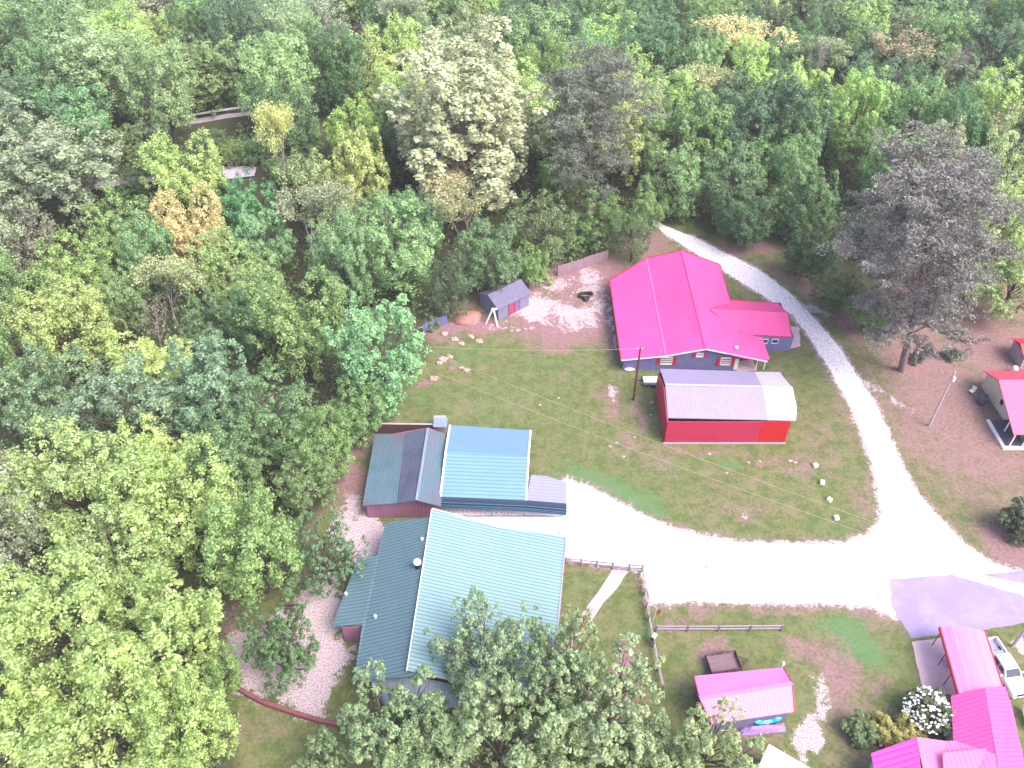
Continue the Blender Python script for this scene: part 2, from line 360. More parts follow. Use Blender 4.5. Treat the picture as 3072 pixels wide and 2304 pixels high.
near = (X > -25) & (X < 85) & (Y > 28) & (Y < 118); xs, ys = X[near], Y[near]; dmin = np.full(xs.shape, 99.)
for i in range(len(DR)):
    (x0, y0), (x1, y1) = DR[i], DR[(i+1) % len(DR)]; dx, dy = x1-x0, y1-y0; L2 = dx*dx+dy*dy+1e-9
    t = np.clip(((xs-x0)*dx+(ys-y0)*dy)/L2, 0, 1); dmin = np.minimum(dmin, np.hypot(xs-x0-t*dx, ys-y0-t*dy))
pale[near] = np.maximum(pale[near], .85*np.clip(1-dmin/1.1, 0, 1)); soil[near] = np.maximum(soil[near], .7*np.clip(1-dmin/2.6, 0, 1))
gv = np.stack([X.ravel(), Y.ravel(), Z.ravel()], 1)
ii = np.arange((ny_-1)*(nx_-1)); ri = ii//(nx_-1); ci = ii % (nx_-1); a = ri*nx_+ci
gf = np.stack([a, a+1, a+1+nx_, a+nx_], 1)
def np_mesh(name, v, f, attrs=None, smooth=False):
    me = bpy.data.meshes.new(name); k = f.shape[1]
    me.vertices.add(len(v)); me.vertices.foreach_set('co', v.astype(np.float32).ravel())
    me.loops.add(f.size); me.loops.foreach_set('vertex_index', f.astype(np.int32).ravel())
    me.polygons.add(len(f)); me.polygons.foreach_set('loop_start', np.arange(0, f.size, k, dtype=np.int32))
    me.update(calc_edges=True)
    for n, (dom, dat) in (attrs or {}).items():
        at = me.attributes.new(n, 'FLOAT', dom); at.data.foreach_set('value', dat.astype(np.float32).ravel())
    if smooth: me.polygons.foreach_set('use_smooth', [True]*len(f))
    return me
gme = np_mesh('ground', gv, gf, {'yard': ('POINT', yard), 'soil': ('POINT', soil), 'pale': ('POINT', pale), 'lush': ('POINT', lush)}, True)
gm = bpy.data.materials.new('ground'); gm.use_nodes = True; nt = gm.node_tree; b = nt.nodes['Principled BSDF']
tc = N(nt, 'ShaderNodeTexCoord').outputs['Object']
def attr(n):
    q = N(nt, 'ShaderNodeAttribute'); q.attribute_name = n; return q.outputs['Fac']
nL = noise(nt, tc, .12, 4); nM = noise(nt, tc, .7, 5, .65); nS = noise(nt, tc, 2.6, 6, .75); nF = noise(nt, tc, 14, 3)
mixn = mth(nt, 'ADD', mth(nt, 'MULTIPLY', nM, .5), mth(nt, 'MULTIPLY', nS, .5))
grass = mixc(nt, sstep(nt, mixn, .42, .58), (.096, .130, .043), (.172, .178, .080))
grass = mixc(nt, mth(nt, 'MULTIPLY', sstep(nt, mth(nt, 'ADD', mth(nt, 'MULTIPLY', nL, .6), mth(nt, 'MULTIPLY', nS, .4)), .50, .66), .45), grass, (.25, .195, .13))
nT = noise(nt, tc, .32, 5, .7)
grass = mixc(nt, mth(nt, 'MULTIPLY', sstep(nt, nT, .52, .68), .5), grass, (.26, .20, .14))
jit = mth(nt, 'MULTIPLY', mth(nt, 'SUBTRACT', mixn, .5), 2.6)
def masked(n, a, b_): return sstep(nt, mth(nt, 'ADD', attr(n), mth(nt, 'MULTIPLY', jit, .55)), a, b_)
g2 = mixc(nt, mth(nt, 'MULTIPLY', masked('lush', .15, 1.35), .75), grass, mixc(nt, nS, (.075, .18, .075), (.13, .235, .10)))
soilc = mixc(nt, sstep(nt, nS, .35, .68), (.245, .115, .150), (.345, .20, .225))
g3 = mixc(nt, mth(nt, 'MULTIPLY', masked('soil', .2, 1.1), .85), g2, soilc)
palec = mixc(nt, sstep(nt, noise(nt, tc, 6, 4, .8), .38, .58), (.27, .18, .20), (.60, .50, .56))
nP = noise(nt, tc, 1.5, 8, .82)
jp = mth(nt, 'MULTIPLY', mth(nt, 'SUBTRACT', mth(nt, 'ADD', mth(nt, 'MULTIPLY', nP, .8), mth(nt, 'MULTIPLY', nM, .2)), .5), 6.0)
pm = sstep(nt, mth(nt, 'ADD', attr('pale'), mth(nt, 'MULTIPLY', jp, .6)), .5, .85)
g4 = mixc(nt, pm, g3, palec)
wild = mixc(nt, nM, (.045, .055, .028), (.11, .10, .065))
g5 = mixc(nt, attr('yard'), wild, g4)
nt.links.new(g5, b.inputs['Base Color']); b.inputs['Roughness'].default_value = .95; b.inputs['Specular IOR Level'].default_value = .1
bp = N(nt, 'ShaderNodeBump'); bp.inputs['Strength'].default_value = .8; bp.inputs['Distance'].default_value = .08
nt.links.new(mth(nt, 'ADD', nS, mth(nt, 'MULTIPLY', nF, .5)), bp.inputs['Height']); nt.links.new(bp.outputs[0], b.inputs['Normal'])
gme.materials.append(gm)
go = bpy.data.objects.new('ground', gme); col.objects.link(go); tag(go, kind='structure')

# ---------------------------------------------------------------- flat sheets
def sheet(name, pts, m, z=.004, jag=.0, step=.35, seed=1, th=.0):
    rr = random.Random(seed); out = []
    n = len(pts)
    for i in range(n):
        a = Vector(pts[i][:2]); c = Vector(pts[(i+1) % n][:2]); L = (c-a).length; k = max(1, int(L/step)) if jag else 1
        nn = Vector((-(c-a).y, (c-a).x)).normalized() if L > 1e-6 else Vector((0, 0))
        for j in range(k):
            q = a+(c-a)*j/k
            s_ = (_pn(np.array(q.x), np.array(q.y), 1.1, 5)-.5)*2*jag+rr.uniform(-jag, jag)*.45 if jag else 0
            q = q+nn*float(s_); out.append(Vector((q.x, q.y, z)))
    tris = tessellate_polygon([[p.copy() for p in out]]); fs = []
    for t in tris:
        A, B, C = (out[i] for i in t)
        fs.append(tuple(t) if (B-A).cross(C-A).z > 0 else (t[0], t[2], t[1]))
    mb = MB(); mb.v = [tuple(p) for p in out]; mb.f = fs
    return mb.build(name, m)
def vp(pts, h=0): return [P(a*VW, b*VW, h) for a, b in pts]
gravel = bpy.data.materials.new('white_gravel'); gravel.use_nodes = True; nt = gravel.node_tree; b = nt.nodes['Principled BSDF']
tc = N(nt, 'ShaderNodeTexCoord').outputs['Object']
s1 = noise(nt, tc, 3.2, 5, .7); s2 = noise(nt, tc, .16, 3)
c = mixc(nt, sstep(nt, s1, .35, .65), (.60, .50, .59), (.86, .81, .84))
c = mixc(nt, mth(nt, 'MULTIPLY', sstep(nt, noise(nt, tc, 1.9, 4, .75), .60, .64), .9), c, (.20, .14, .16))
c = mixc(nt, mth(nt, 'MULTIPLY', sstep(nt, noise(nt, tc, 14, 3, .8), .60, .68), .55), c, (.33, .26, .30))
nt.links.new(c, b.inputs['Base Color']); b.inputs['Roughness'].default_value = .95
bp = N(nt, 'ShaderNodeBump'); bp.inputs['Distance'].default_value = .05; nt.links.new(s1, bp.inputs['Height']); nt.links.new(bp.outputs[0], b.inputs['Normal'])
o = sheet('gravel_road', vp(DRIVE), gravel, .012, .13, seed=3); tag(o, kind='structure')
asphalt = mat('pale_asphalt', (.30, .24, .43), .9, .2, .06, .5, dirt=(.36, .29, .46), dirt_amt=.8)
o = sheet('paved_road', vp([(1921, 1251), (1980, 1247), (2075, 1241), (2212, 1234), (2420, 1230), (2480, 1340), (2212, 1347), (2150, 1357), (2090, 1372), (2033, 1372), (1968, 1379), (1948, 1345), (1924, 1310)]), asphalt, .02, .10, seed=4)
tag(o, kind='structure')
streak = mat('gravel_dust', (.78, .70, .78), .95, .1, .08, .8)
o = sheet('gravel_dust', vp([(2060, 1243), (2110, 1238), (2212, 1262), (2420, 1325), (2420, 1345), (2212, 1288), (2150, 1268)]), streak, .026, .12, seed=5); tag(o, kind='structure')
zf = 1/4.74
def z3(x, y, h=0): return P(1650+x*zf, 1650+y*zf, h)
path_l = [(885, 285), (800, 430), (680, 610), (560, 760), (450, 930), (330, 1100), (200, 1300), (120, 1480)]
path_r = [(280, 1500), (380, 1300), (500, 1120), (640, 930), (760, 755), (870, 640), (960, 530), (1040, 400), (1120, 300)]
o = sheet('concrete_path', [z3(*q) for q in path_l+path_r], M['concrete'], .02, .05, seed=6); tag(o, kind='structure')
o = sheet('concrete_pad', [P(*q) for q in ((2734, 1925), (2831, 1912), (2960, 1905), (2985, 2060), (2873, 2090), (2767, 2060))], M['concrete'], .03, .06, seed=7); tag(o, kind='structure')
o = sheet('house_apron', [P(*q) for q in ((2330, 1012), (2372, 978), (2400, 985), (2402, 1040), (2340, 1052))], M['concrete'], .02, .12, seed=8); tag(o, kind='structure')
o = sheet('porch_slab', [P(*q) for q in ((2205, 1085), (2258, 1078), (2270, 1112), (2210, 1116))], M['concrete'], .03, .05, seed=9); tag(o, kind='structure')
# upper roads on the bank
def bank(px, py): # ground point on the bank
    h = 9.0
    for _ in range(6):
        p = P(px, py, h); h = float(gz(p.x, p.y))
    return p
o = sheet('upper_road', [P(q[0], q[1], 9.0) for q in ((380, 396), (520, 366), (700, 340), (790, 330), (790, 342), (700, 352), (540, 379), (390, 408))], mat('upper_road', (.50, .42, .48), .9, .2, .1), 9.03, .1, seed=10); tag(o, kind='structure')
o = sheet('lower_track', [P(q[0], q[1], 9.0) for q in ((150, 560), (350, 535), (560, 518), (690, 498), (772, 500), (765, 528), (700, 537), (560, 538), (350, 556), (150, 590))], mat('lower_track', (.58, .48, .60), .9, .2, .12), 9.03, .15, seed=11); tag(o, kind='structure')
g = thing('guardrail', 'pale horizontal guardrail beside the far upper road, half hidden by trees', 'guardrail', P(560, 365, 9))
rp = [(380, 398), (470, 374), (560, 360), (650, 345), (740, 332), (800, 324)]
for i in range(len(rp)-1):
    a_, c_ = P(*rp[i], 9), P(*rp[i+1], 9)
    MB().beam(a_+Vector((0, 0, .75)), c_+Vector((0, 0, .75)), .08, .34).build('rail', M['white'], g)
for q in rp:
    a_ = P(*q, 9); MB().box((a_.x, a_.y+.1, 9.4), (.16, .16, .9)).build('post', M['wood_dark'], g)

# ---------------------------------------------------------------- buildings
def roof(name, pts, m, parent, th=.12, label=None):
    return MB().slab(pts, th).build(name, m, parent, label)
def window(parent, c, w_, h, face=-1, slats=True, shutters=None, m_frame=None):
    """window on a wall that faces -Y (face -1); c = centre on the wall face"""
    f = MB(); t = .06; y = c[1]
    for dx, dz, sx, sz in ((-w_/2, 0, t, h+t), (w_/2, 0, t, h+t), (0, h/2, w_, t), (0, -h/2, w_, t*1.6)):
        f.box((c[0]+dx, y-.05, c[2]+dz), (sx, .1, sz))
    fo = f.build('window', m_frame or M['white'], parent)
    MB().box((c[0], y-.015, c[2]), (w_-.05, .05, h-.05)).build('pane', M['glass'], fo)
    if slats:
        b_ = MB(); k = 4
        for i in range(k): b_.box((c[0], y-.055, c[2]-h/2+h*(i+.5)/k), (w_-.1, .02, h/k*.45))
        b_.build('blind', M['white'], fo)
    if shutters:
        for s in (-1, 1):
            q = MB(); q.box((c[0]+s*(w_/2+shutters/2+.06), y-.04, c[2]), (shutters, .08, h+.1))
            for i in range(3): q.box((c[0]+s*(w_/2+shutters/2+.06), y-.09, c[2]-h/2+h*(i+.5)/3), (shutters*.7, .03, h/3*.7))
            q.build('shutter', M['red_paint'], parent)
# --- pink roofed house
hs = thing('house', 'slate blue house with broad bright pink metal roof and red shutters', 'house', (22.5, 94, 0))
yf, yb = 84.45, 104.6
eL, mL, rd, eR = (14.6, 2.45), (20.3, 3.35), (25.4, 4.35), (30.6, 2.75)
yF = 83.9
roof('roof', [(14.5, yF, 2.3), (20.3, yF, 3.05), (20.3, 105.8, 3.35), (14.5, 101.6, 2.4)], M['pink_d'], hs, .14)
roof('roof', [(20.3, yF, 3.05), (25.4, yF, 4.25), (25.35, 105.6, 4.9), (20.3, 105.8, 3.35)], M['pink_d'], hs, .14)
roof('roof', [(25.4, yF, 4.25), P(2237, 1074, 3.0), P(2218, 997, 3.2), P(2190, 902, 3.3), P(2159, 794, 3.4), (25.35, 105.6, 4.9)], M['pink_d'], hs, .14)
roof('porch_roof', [P(2237, 1074, 3.0), P(2302, 1083, 2.5), P(2309, 1073, 2.5), P(2299, 1050, 2.5), P(2288, 1013, 2.6), P(2218, 997, 3.2)], M['pink_d'], hs, .14)
MB().beam((20.3, yF-.02, 3.08), (20.3, 105.75, 3.38), .3, .05).build('seam_cap', M['pink_seam'], hs)
rb = MB().beam((25.4, yF-.02, 4.3), (25.35, 105.55, 4.96), .28, .06).build('ridge_cap', M['pink_d'], hs)
w_ = MB()
w_.wall((14.95, yf), (20.3, yf), 0, 2.2, 2.98).wall((20.3, yf), (25.4, yf), 0, 2.92, 4.1).wall((25.4, yf), (30.3, yf), 0, 4.1, 2.95)
w_.wall((14.95, yf+.1), (14.95, 101.5), 0, 2.2, 2.2).wall((14.95, 101.4), (20.3, 105.3), 0, 2.2, 3.1).wall((20.3, 105.3), (25.3, 105.2), 0, 3.1, 4.6).wall((25.3, 105.2), (30.7, 104.3), 0, 4.6, 3.1).wall((30.3, yf+.1), (30.7, 104.2), 0, 2.9, 3.0)
w_.build('wall', M['blue_wall'], hs)
fb = MB().beam((14.5, yF-.06, 2.2), (20.3, yF-.06, 2.95), .05, .2).beam((20.3, yF-.06, 2.95), (25.4, yF-.06, 4.15), .05, .2)
p_ = P(2302, 1083, 2.5)
fb.beam((25.4, yF-.06, 4.15), (p_.x, p_.y-.05, 2.42), .05, .18).build('fascia', M['white'], hs)
def pieces(name, m, parent, *bs):
    for b_ in bs: MB().beam(*b_).build(name, m, parent)
MB().beam((14.42, yF, 2.3), (14.42, 101.6, 2.38), .06, .2).build('trim', M['pink_tr'], hs)
tr = MB().beam((14.42, 101.7, 2.4), (20.3, 105.9, 3.33), .06, .16).beam((20.3, 105.9, 3.33), (25.35, 105.7, 4.88), .06, .16)
q_ = P(2159, 794, 3.4); tr.beam((25.35, 105.7, 4.88), (q_.x, q_.y+.1, 3.38), .06, .16).beam((q_.x+.08, q_.y, 3.38), P(2190, 902, 3.3)+Vector((.08, 0, 0)), .06, .18)
tr.build('trim', M['pink_tr'], hs)
window(hs, (20.6, yf-.08, 1.75), 1.5, 1.3, shutters=.5)
window(hs, (24.9, yf-.08, 2.75), .9, .6, shutters=.42)
window(hs, (28.5, yf-.08, 1.65), 1.35, 1.3, shutters=.45)
MB().box((30.0, yf-.1, 1.1), (.5, .1, 1.9)).build('door', M['white'], hs)
for sx, sy in ((2290, 1108), (2266, 1108)):
    q = P(sx, sy); MB().box((q.x, q.y, 1.2), (.12, .12, 2.4)).build('post', M['white'], hs)
# wing
wy0, wy1 = P(2375, 1010, 2.6).y, P(2334, 910, 2.6).y
roof('wing_roof', [P(2128, 926, 4.2), P(2363, 938, 3.9), P(2375, 1010, 2.6), P(2228, 1002, 2.75)], M['pink_x'], hs, .12)
roof('wing_roof', [P(2128, 926, 4.2), P(2190, 900, 2.9), P(2334, 910, 2.7), P(2363, 938, 3.9)], M['pink_d'], hs, .12)
a_, b2 = P(2302, 1051), P(2346, 1051)
ww = MB().wall((30.4, a_.y), (b2.x+1.0, a_.y), 0, 2.5, 2.5).wall((b2.x+1.0, a_.y), (b2.x+1.0, a_.y+7.5), 0, 2.5, 2.5).wall((b2.x+1.0, a_.y+7.5), (30.7, a_.y+7.5), 0, 2.5, 2.5)
ww.build('wing_wall', M['blue_wall'], hs)
pieces('wing_trim', M['pink_tr'], hs, (P(2228, 1003, 2.62)-Vector((0, .05, 0)), P(2375, 1011, 2.5)-Vector((0, .05, 0)), .05, .2), (P(2375, 1011, 2.55)+Vector((.05, 0, 0)), P(2363, 938, 3.85)+Vector((.05, 0, 0)), .05, .18), (P(2190, 900, 2.9), P(2334, 910, 2.7), .05, .18))
for xx in (34.6, 36.0): window(hs, (xx, a_.y-.08, 1.75), .8, .7, slats=False)
MB().lathe(P(2209, 1044, 3.55), [(.22, 0), (.22, .25), (.1, .3)]).build('roof_vent', M['white'], hs)
# --- red barn with galvanised roof
bn = thing('barn', 'long red metal barn with pale galvanised roof, right end newer and brighter', 'barn', (26, 75.5, 0))
fl, fm, fr = P(2004, 1253, 3.75), P(2303, 1259.5, 3.75), P(2388, 1261, 3.75)
rl, rm, rr_ = P(1996, 1154, 5.2), P(2288, 1161.5, 5.2), P(2378, 1163, 5.2)
bl, bm, br = P(1980, 1106, 4.0), P(2264, 1115, 4.0), P(2341, 1116, 4.0)
roof('roof', [fl, fm, rm, rl], M['silver'], bn); roof('roof', [rl, rm, bm, bl], M['silver'], bn)
roof('roof', [fm, fr, P(2391, 1222, 4.2), rr_, rm], M['silver2'], bn, label='brighter new roof section'); roof('roof', [rm, rr_, P(2352, 1134, 4.5), br, bm], M['silver2'], bn, label='brighter new roof section')
MB().beam(rl+Vector((0, 0, .04)), rr_+Vector((0, 0, .04)), .3, .06).build('ridge_cap', M['silver2'], bn)
y0, y1 = 71.05, 79.8; xL, xS, xR = 18.75, 30.1, 33.55
MB().wall((xL, y0), (xS, y0), 0, 3.66, 3.66).wall((xL, y0+.1), (xL, 75.8), 0, 3.55, 4.95).wall((xL, 75.8), (xL, y1), 0, 4.95, 3.7).wall((xL, y1), (xS, y1), 0, 3.7, 3.7).build('wall', M['red_wall'], bn)
MB().wall((xS, y0), (xR, y0), 0, 3.66, 3.66).wall((xR, y0+.1), (xR, 75.8), 0, 3.55, 4.95).wall((xR, 75.8), (xR, y1), 0, 4.95, 3.7).wall((xR, y1), (xS, y1), 0, 3.7, 3.7).build('wall', M['red_wall2'], bn, label='newer brighter red wall section')
MB().box((26.1, y0-.12, .06), (15, .25, .12)).build('footing', M['wood'], bn)
# --- brown shed with weathered roof
bs = thing('shed', 'brown shed with weathered dark teal and plum metal roof', 'shed', (-12, 64, 0))
A1, A2 = P(1125, 1303, 2.4), P(1087, 1517, 2.4); K1, K2 = P(1214, 1300, 2.9), P(1190, 1509, 2.9)
G1, G2 = P(1284, 1286, 4.0), P(1250, 1501, 4.0); E1, E2 = P(1337, 1300, 2.9), P(1323, 1519, 2.9)
roof('roof', [A2, K2, K1, A1], M['old_teal'], bs); roof('roof', [K2, G2, G1, K1], M['old_plum'], bs); roof('roof', [G2, E2, E1, G1], M['old_teal'], bs)
y0 = A2.y+.3; yy = A1.y-.3
MB().wall((A2.x+.35, y0), (K2.x, y0), 0, 2.3, 2.75).wall((K2.x, y0), (G2.x, y0), 0, 2.8, 3.85).wall((G2.x, y0), (E2.x-.3, y0), 0, 3.85, 2.85).wall((A2.x+.35, y0), (A1.x+.35, yy), 0, 2.3, 2.3).wall((A1.x+.35, yy), (G1.x, yy), 0, 2.3, 3.8).wall((G1.x, yy), (E1.x-.3, yy), 0, 3.8, 2.8).wall((E1.x-.3, yy), (E2.x-.3, y0), 0, 2.8, 2.8).build('wall', M['brown_wall'], bs)
MB().beam(G1+Vector((0, 0, .05)), G2+Vector((0, 0, .05)), .3, .07).build('ridge_cap', M['teal_lean'], bs)
# --- brown wall behind with pale coping
a_, b2 = P(1128, 1300), P(1300, 1302)
bw = thing('board_wall', 'dark brown board wall with pale top rail behind the brown shed', 'wall', (a_.x+3, a_.y, 0))
MB().wall((a_.x, a_.y), (b2.x, b2.y), 0, 1.7, 1.7, .1).build('panel', M['dark_brown'], bw)
MB().beam((a_.x, a_.y, 1.74), (b2.x, b2.y, 1.74), .22, .06).build('top_rail', M['wood'], bw)
# --- small lean-to between shed and carport
q = P(1320, 1290)
lt = thing('privy', 'narrow little outbuilding with pale teal roof between wall and carport', 'outbuilding', (q.x, q.y, 0))
roof('roof', [P(1304, 1253, 2.2), P(1343, 1252, 2.2), P(1340, 1283, 1.9), P(1299, 1280, 1.9)], M['teal_lean'], lt, .08)
c0 = P(1300, 1300); c1 = P(1340, 1302)
MB().box(((c0.x+c1.x)/2, c0.y+.75, .93), (c1.x-c0.x-.15, 1.1, 1.86)).build('wall', M['wood'], lt)
# --- blue carport
cp = thing('carport', 'sky blue ribbed metal carport with dark blue rounded side panel', 'carport', (-1, 65, 0))
h1, h2 = 2.9, 3.5
bL, bR = P(1350, 1275, h1), P(1592, 1291, h1); mLp, mRp = P(1337, 1355, h2), P(1586, 1368, h2); fL, fR = P(1321, 1490, h1), P(1578, 1501, h1)
roof('roof', [bL, bR, mRp, mLp], M['sky_roof'], cp, .08); roof('roof', [mLp, mRp, fR, fL], M['sky_ribs'], cp, .08)
pieces('edge_trim', M['white'], cp, (bL, mLp, .22, .1), (mLp, fL, .22, .1), (bR, mRp, .22, .1), (mRp, fR, .22, .1))
far = P(1700, 1512, h1-.05)
f2 = [fL, fR, far]; d_ = Vector((0, -.35, -.35)); d2 = Vector((0, -.5, -1.7))
q = MB(); rows = [[p_, p_+Vector((0, -.22, -.12)), p_+Vector((0, -.4, -.4)), p_+Vector((0, -.5, -.75)), p_+Vector((0, -.55, -1.3))] for p_ in f2]
vs = [v for r_ in rows for v in r_]; k = 5
q.add(vs+[v+Vector((0, .06, -.02)) for v in vs], [(i*k+j, i*k+j+1, (i+1)*k+j+1, (i+1)*k+j) for i in range(2) for j in range(4)]+[(15+i*k+j, 15+(i+1)*k+j, 15+(i+1)*k+j+1, 15+i*k+j+1) for i in range(2) for j in range(4)])
q.build('side_panel', M['navy_ribs'], cp)
q = MB()
for t in (.28, .5, .75, 1.0, 1.28):
    y_ = -.22-.25*t; z_ = -.12-.9*t+.1
    yy_ = -.2 if t < .3 else (-.44 if t < .6 else -.58); zz_ = {.28: -.18, .5: -.45, .75: -.72, 1.0: -.98, 1.28: -1.22}[t]
    for s in range(2): q.beam(f2[s]+Vector((0, yy_, zz_)), f2[s+1]+Vector((0, yy_, zz_)), .07, .06)
q.build('side_rib', mat('steel_blue_rib', (.085, .17, .28), .5, .5, .08), cp)
roof('smear_strip', [P(1594, 1425, h1-.1), P(1640, 1428, h1-.15), P(1700, 1448, h1-.2), P(1700, 1510, h1-.1), P(1578, 1500, h1-.05)], M['lilac_ribs'], cp, .06)  # stands in for a smear; not a known part of the carport
for px in (1345, 1475, 1525, 1572, 1690):
    q0 = P(px, 1588)
    MB().tube((q0.x, fL.y-.5, 0), (q0.x, fL.y-.5, h1-1.2), .045).build('post', M['metal'], cp)
for px in (1350, 1470, 1590):
    q0 = P(px, 1340); MB().tube((q0.x, bL.y-.3, 0), (q0.x, bL.y-.3, h1-.1), .045).build('post', M['metal'], cp)
MB().beam((P(1345, 1588).x, fL.y-.5, .08), (P(1690, 1588).x, fL.y-.5, .08), .08, .08).build('base_rail', M['metal'], cp)
# --- green house
gh = thing('house', 'large green roofed house, mint slope right of the ridge, shade painted into the left slope', 'house', (-4, 47, 0))
HR, HE = 5.3, 2.8
r1, r2 = P(1297, 1527, HR), P(1222, 2011, HR)
k1, k2 = P(1491, 1582, 4.0), P(1445, 2062, 4.0)
e1, e2 = P(1697, 1610, HE+.1), P(1652, 2088, HE+.1)
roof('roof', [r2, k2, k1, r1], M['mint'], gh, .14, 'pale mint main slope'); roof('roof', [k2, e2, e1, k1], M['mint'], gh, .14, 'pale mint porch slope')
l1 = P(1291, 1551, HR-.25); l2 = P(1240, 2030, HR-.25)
roof('roof', [l2, l1, P(1156, 1568, 3.2), P(1133, 1666, 3.2), P(1073, 1676, 2.7), P(996, 1878, 2.7), P(1087, 1874, 3.2), P(1062, 2041, 3.2)], M['teal'], gh, .14, 'left slope with shade painted into its colour')
MB().beam(r1+Vector((-.06, 0, -.1)), r2+Vector((-.06, 0, -.1)), .1, .22).beam(r1+Vector((0, .05, 0)), k1+Vector((0, .05, 0)), .08, .16).beam(k1+Vector((0, .05, 0)), e1+Vector((0, .05, 0)), .08, .16).build('rake_trim', M['white'], gh)
MB().beam(e1+Vector((.06, 0, 0)), e2+Vector((.06, 0, 0)), .14, .14).build('gutter', M['wood'], gh)
a_, c_ = Vector((r1.x, r1.y-.9)), Vector((r2.x, r2.y+.9))
MB().wall((l1.x-.15, 55.6), (r1.x, 55.6), 0, 4.85, 5.0).wall((r1.x, 55.6), (-2.2, 54.6), 0, 5.0, 3.8).wall((-2.2, 54.6), (3.4, 54.0), 0, 3.8, 3.0).wall((3.4, 54.0), (2.4, 38), 0, 2.9, 2.9).wall((2.4, 38), (-9.3, 39.2), 0, 2.9, 4.9).wall((-9.3, 39.2), (-13.7, 38.8), 0, 4.9, 3.0).wall((-13.7, 38.8), (-13.4, 44.0), 0, 3.0, 3.0).wall((-13.4, 44.0), (-16.6, 44.0), 0, 3.0, 2.5).wall((-16.6, 44.0), (-14.9, 52.0), 0, 2.5, 2.5).wall((-14.9, 52), (-13.0, 52.2), 0, 2.5, 3.0).wall((-13.0, 52.2), (-12.7, 55.5), 0, 3.0, 3.0).wall((-12.7, 55.5), (l1.x-.15, 55.6), 0, 3.0, 4.8).build('wall', M['brown_wall'], gh)
roof('lean_to_roof', [P(1110, 2040, 2.6), P(1250, 2030, 3.0), P(1470, 2075, 3.0), P(1475, 2118, 2.5), P(1160, 2132, 2.3)], M['teal_lean'], gh, .08, 'pale grey blue rear lean-to roof')
q = P(1253, 1700, 4.9); MB().tube((q.x, q.y, 3.9), (q.x, q.y, 5.6), .26, n=16).build('chimney', M['black'], gh)
MB().lathe((q.x, q.y, 5.55), [(.36, 0), (.42, .12), (.36, .3), (.1, .38)]).build('chimney_cap', M['white'], gh, smooth=True)
for px, py, h in ((1266, 1618, 4.9), (1126, 1850, 3.6), (1038, 1782, 2.95)):
    q = P(px, py, h); MB().lathe((q.x, q.y, h-.1), [(.13, 0), (.13, .28), (.17, .3), (.05, .42)], 10).build('roof_vent', M['white'], gh)
for py in (1640, 1700, 1760, 1830, 1950):
    q = P(1686, py); MB().box((4.9-(1950-py)*-.0004, q.y, 1.4), (.14, .14, 2.8)).build('porch_post', M['wood'], gh)
# --- slate blue garden shed with red doors
sh = thing('shed', 'slate blue garden shed with red double doors under the trees', 'shed', P(1500, 950))
f0, f1 = P(1495, 961), P(1586, 916); dv = (f1-f0).normalized(); nv = Vector((-dv.y, dv.x, 0))
W_ = (f1-f0).length; D_ = 4.2
c = [f0, f1, f1+nv*D_, f0+nv*D_]
MB().wall(c[0], c[1], 0, 2.3, 2.3, .1).wall(c[1], (c[1]+c[2])/2, 0, 2.3, 3.3, .1).wall((c[1]+c[2])/2, c[2], 0, 3.3, 2.3, .1).wall(c[2], c[3], 0, 2.3, 2.3, .1).wall(c[3], (c[0]+c[3])/2, 0, 2.3, 3.3, .1).wall((c[0]+c[3])/2, c[0], 0, 3.3, 2.3, .1).build('wall', mat('grey_blue_shed_wall', (.20, .19, .31), .8, .3, .1, 1.5, rib=(math.pi/2, .4), rib_dark=.08), sh)
up = lambda p_, h: Vector((p_.x, p_.y, h)); ex = dv*.25
roof('roof', [up(c[0]-nv*.3-ex, 2.25), up(c[1]-nv*.3+ex, 2.25), up((c[1]+c[2])/2+ex, 3.45), up((c[0]+c[3])/2-ex, 3.45)], M['blue_roof'], sh, .1)
roof('roof', [up((c[0]+c[3])/2-ex, 3.45), up((c[1]+c[2])/2+ex, 3.45), up(c[2]+nv*.3+ex, 2.25), up(c[3]+nv*.3-ex, 2.25)], M['blue_roof'], sh, .1)
for t in (.42, .60):
    p0 = f0+dv*W_*(t-.085)-nv*.09; p1 = f0+dv*W_*(t+.085)-nv*.09
    dr = MB(); up_ = 1.95
    dr.wall(p0, p1, .15, up_, up_, .06).build('door', mat('faded_red_door', (.36, .08, .15), .7, .3, .15, 3) if t < .5 else M['blue_wall'], sh)
    t2 = MB(); n_ = -nv*.05
    for s in (p0, p1): t2.tube(up(s+n_, .15), up(s+n_, up_), .05, n=6)
    t2.beam(up(p0+n_, .15), up(p1+n_, up_), .05, .08).build('door_trim', M['red_paint'], sh)
# --- pink roofed grey shed with kayaks
ps = thing('shed', 'slate grey shed with candy pink ribbed roof beside a brown trailer', 'shed', P(2220, 2100))
TL, TR, BR_, BL_ = P(2082, 2028, 2.5), P(2350, 2002, 2.5), P(2384, 2135, 2.5), P(2135, 2172, 2.5)
ML, MR = P(2098, 2094, 3.3), P(2377, 2050, 3.3)
roof('roof', [TL, TR, MR, ML], M['pink_shed'], ps, .1); roof('roof', [ML, MR, BR_+Vector((-.1, 0, 0)), BL_], M['pink_shed'], ps, .1)
MB().beam(ML+Vector((0, 0, .03)), MR+Vector((0, 0, .03)), .35, .05).build('ridge_cap', M['pink_shed'], ps)
pieces('trim', M['pink_tr'], ps, (TL, ML, .07, .13), (ML, BL_, .07, .13), (TR, MR, .07, .13), (MR, BR_, .07, .13))
ins = .3
w4 = [Vector((BL_.x+ins, BL_.y+ins, 0)), Vector((BR_.x-.4, BR_.y+ins, 0)), Vector((TR.x-.4, TR.y-ins, 0)), Vector((TL.x+ins, TL.y-ins, 0))]
wm = MB()
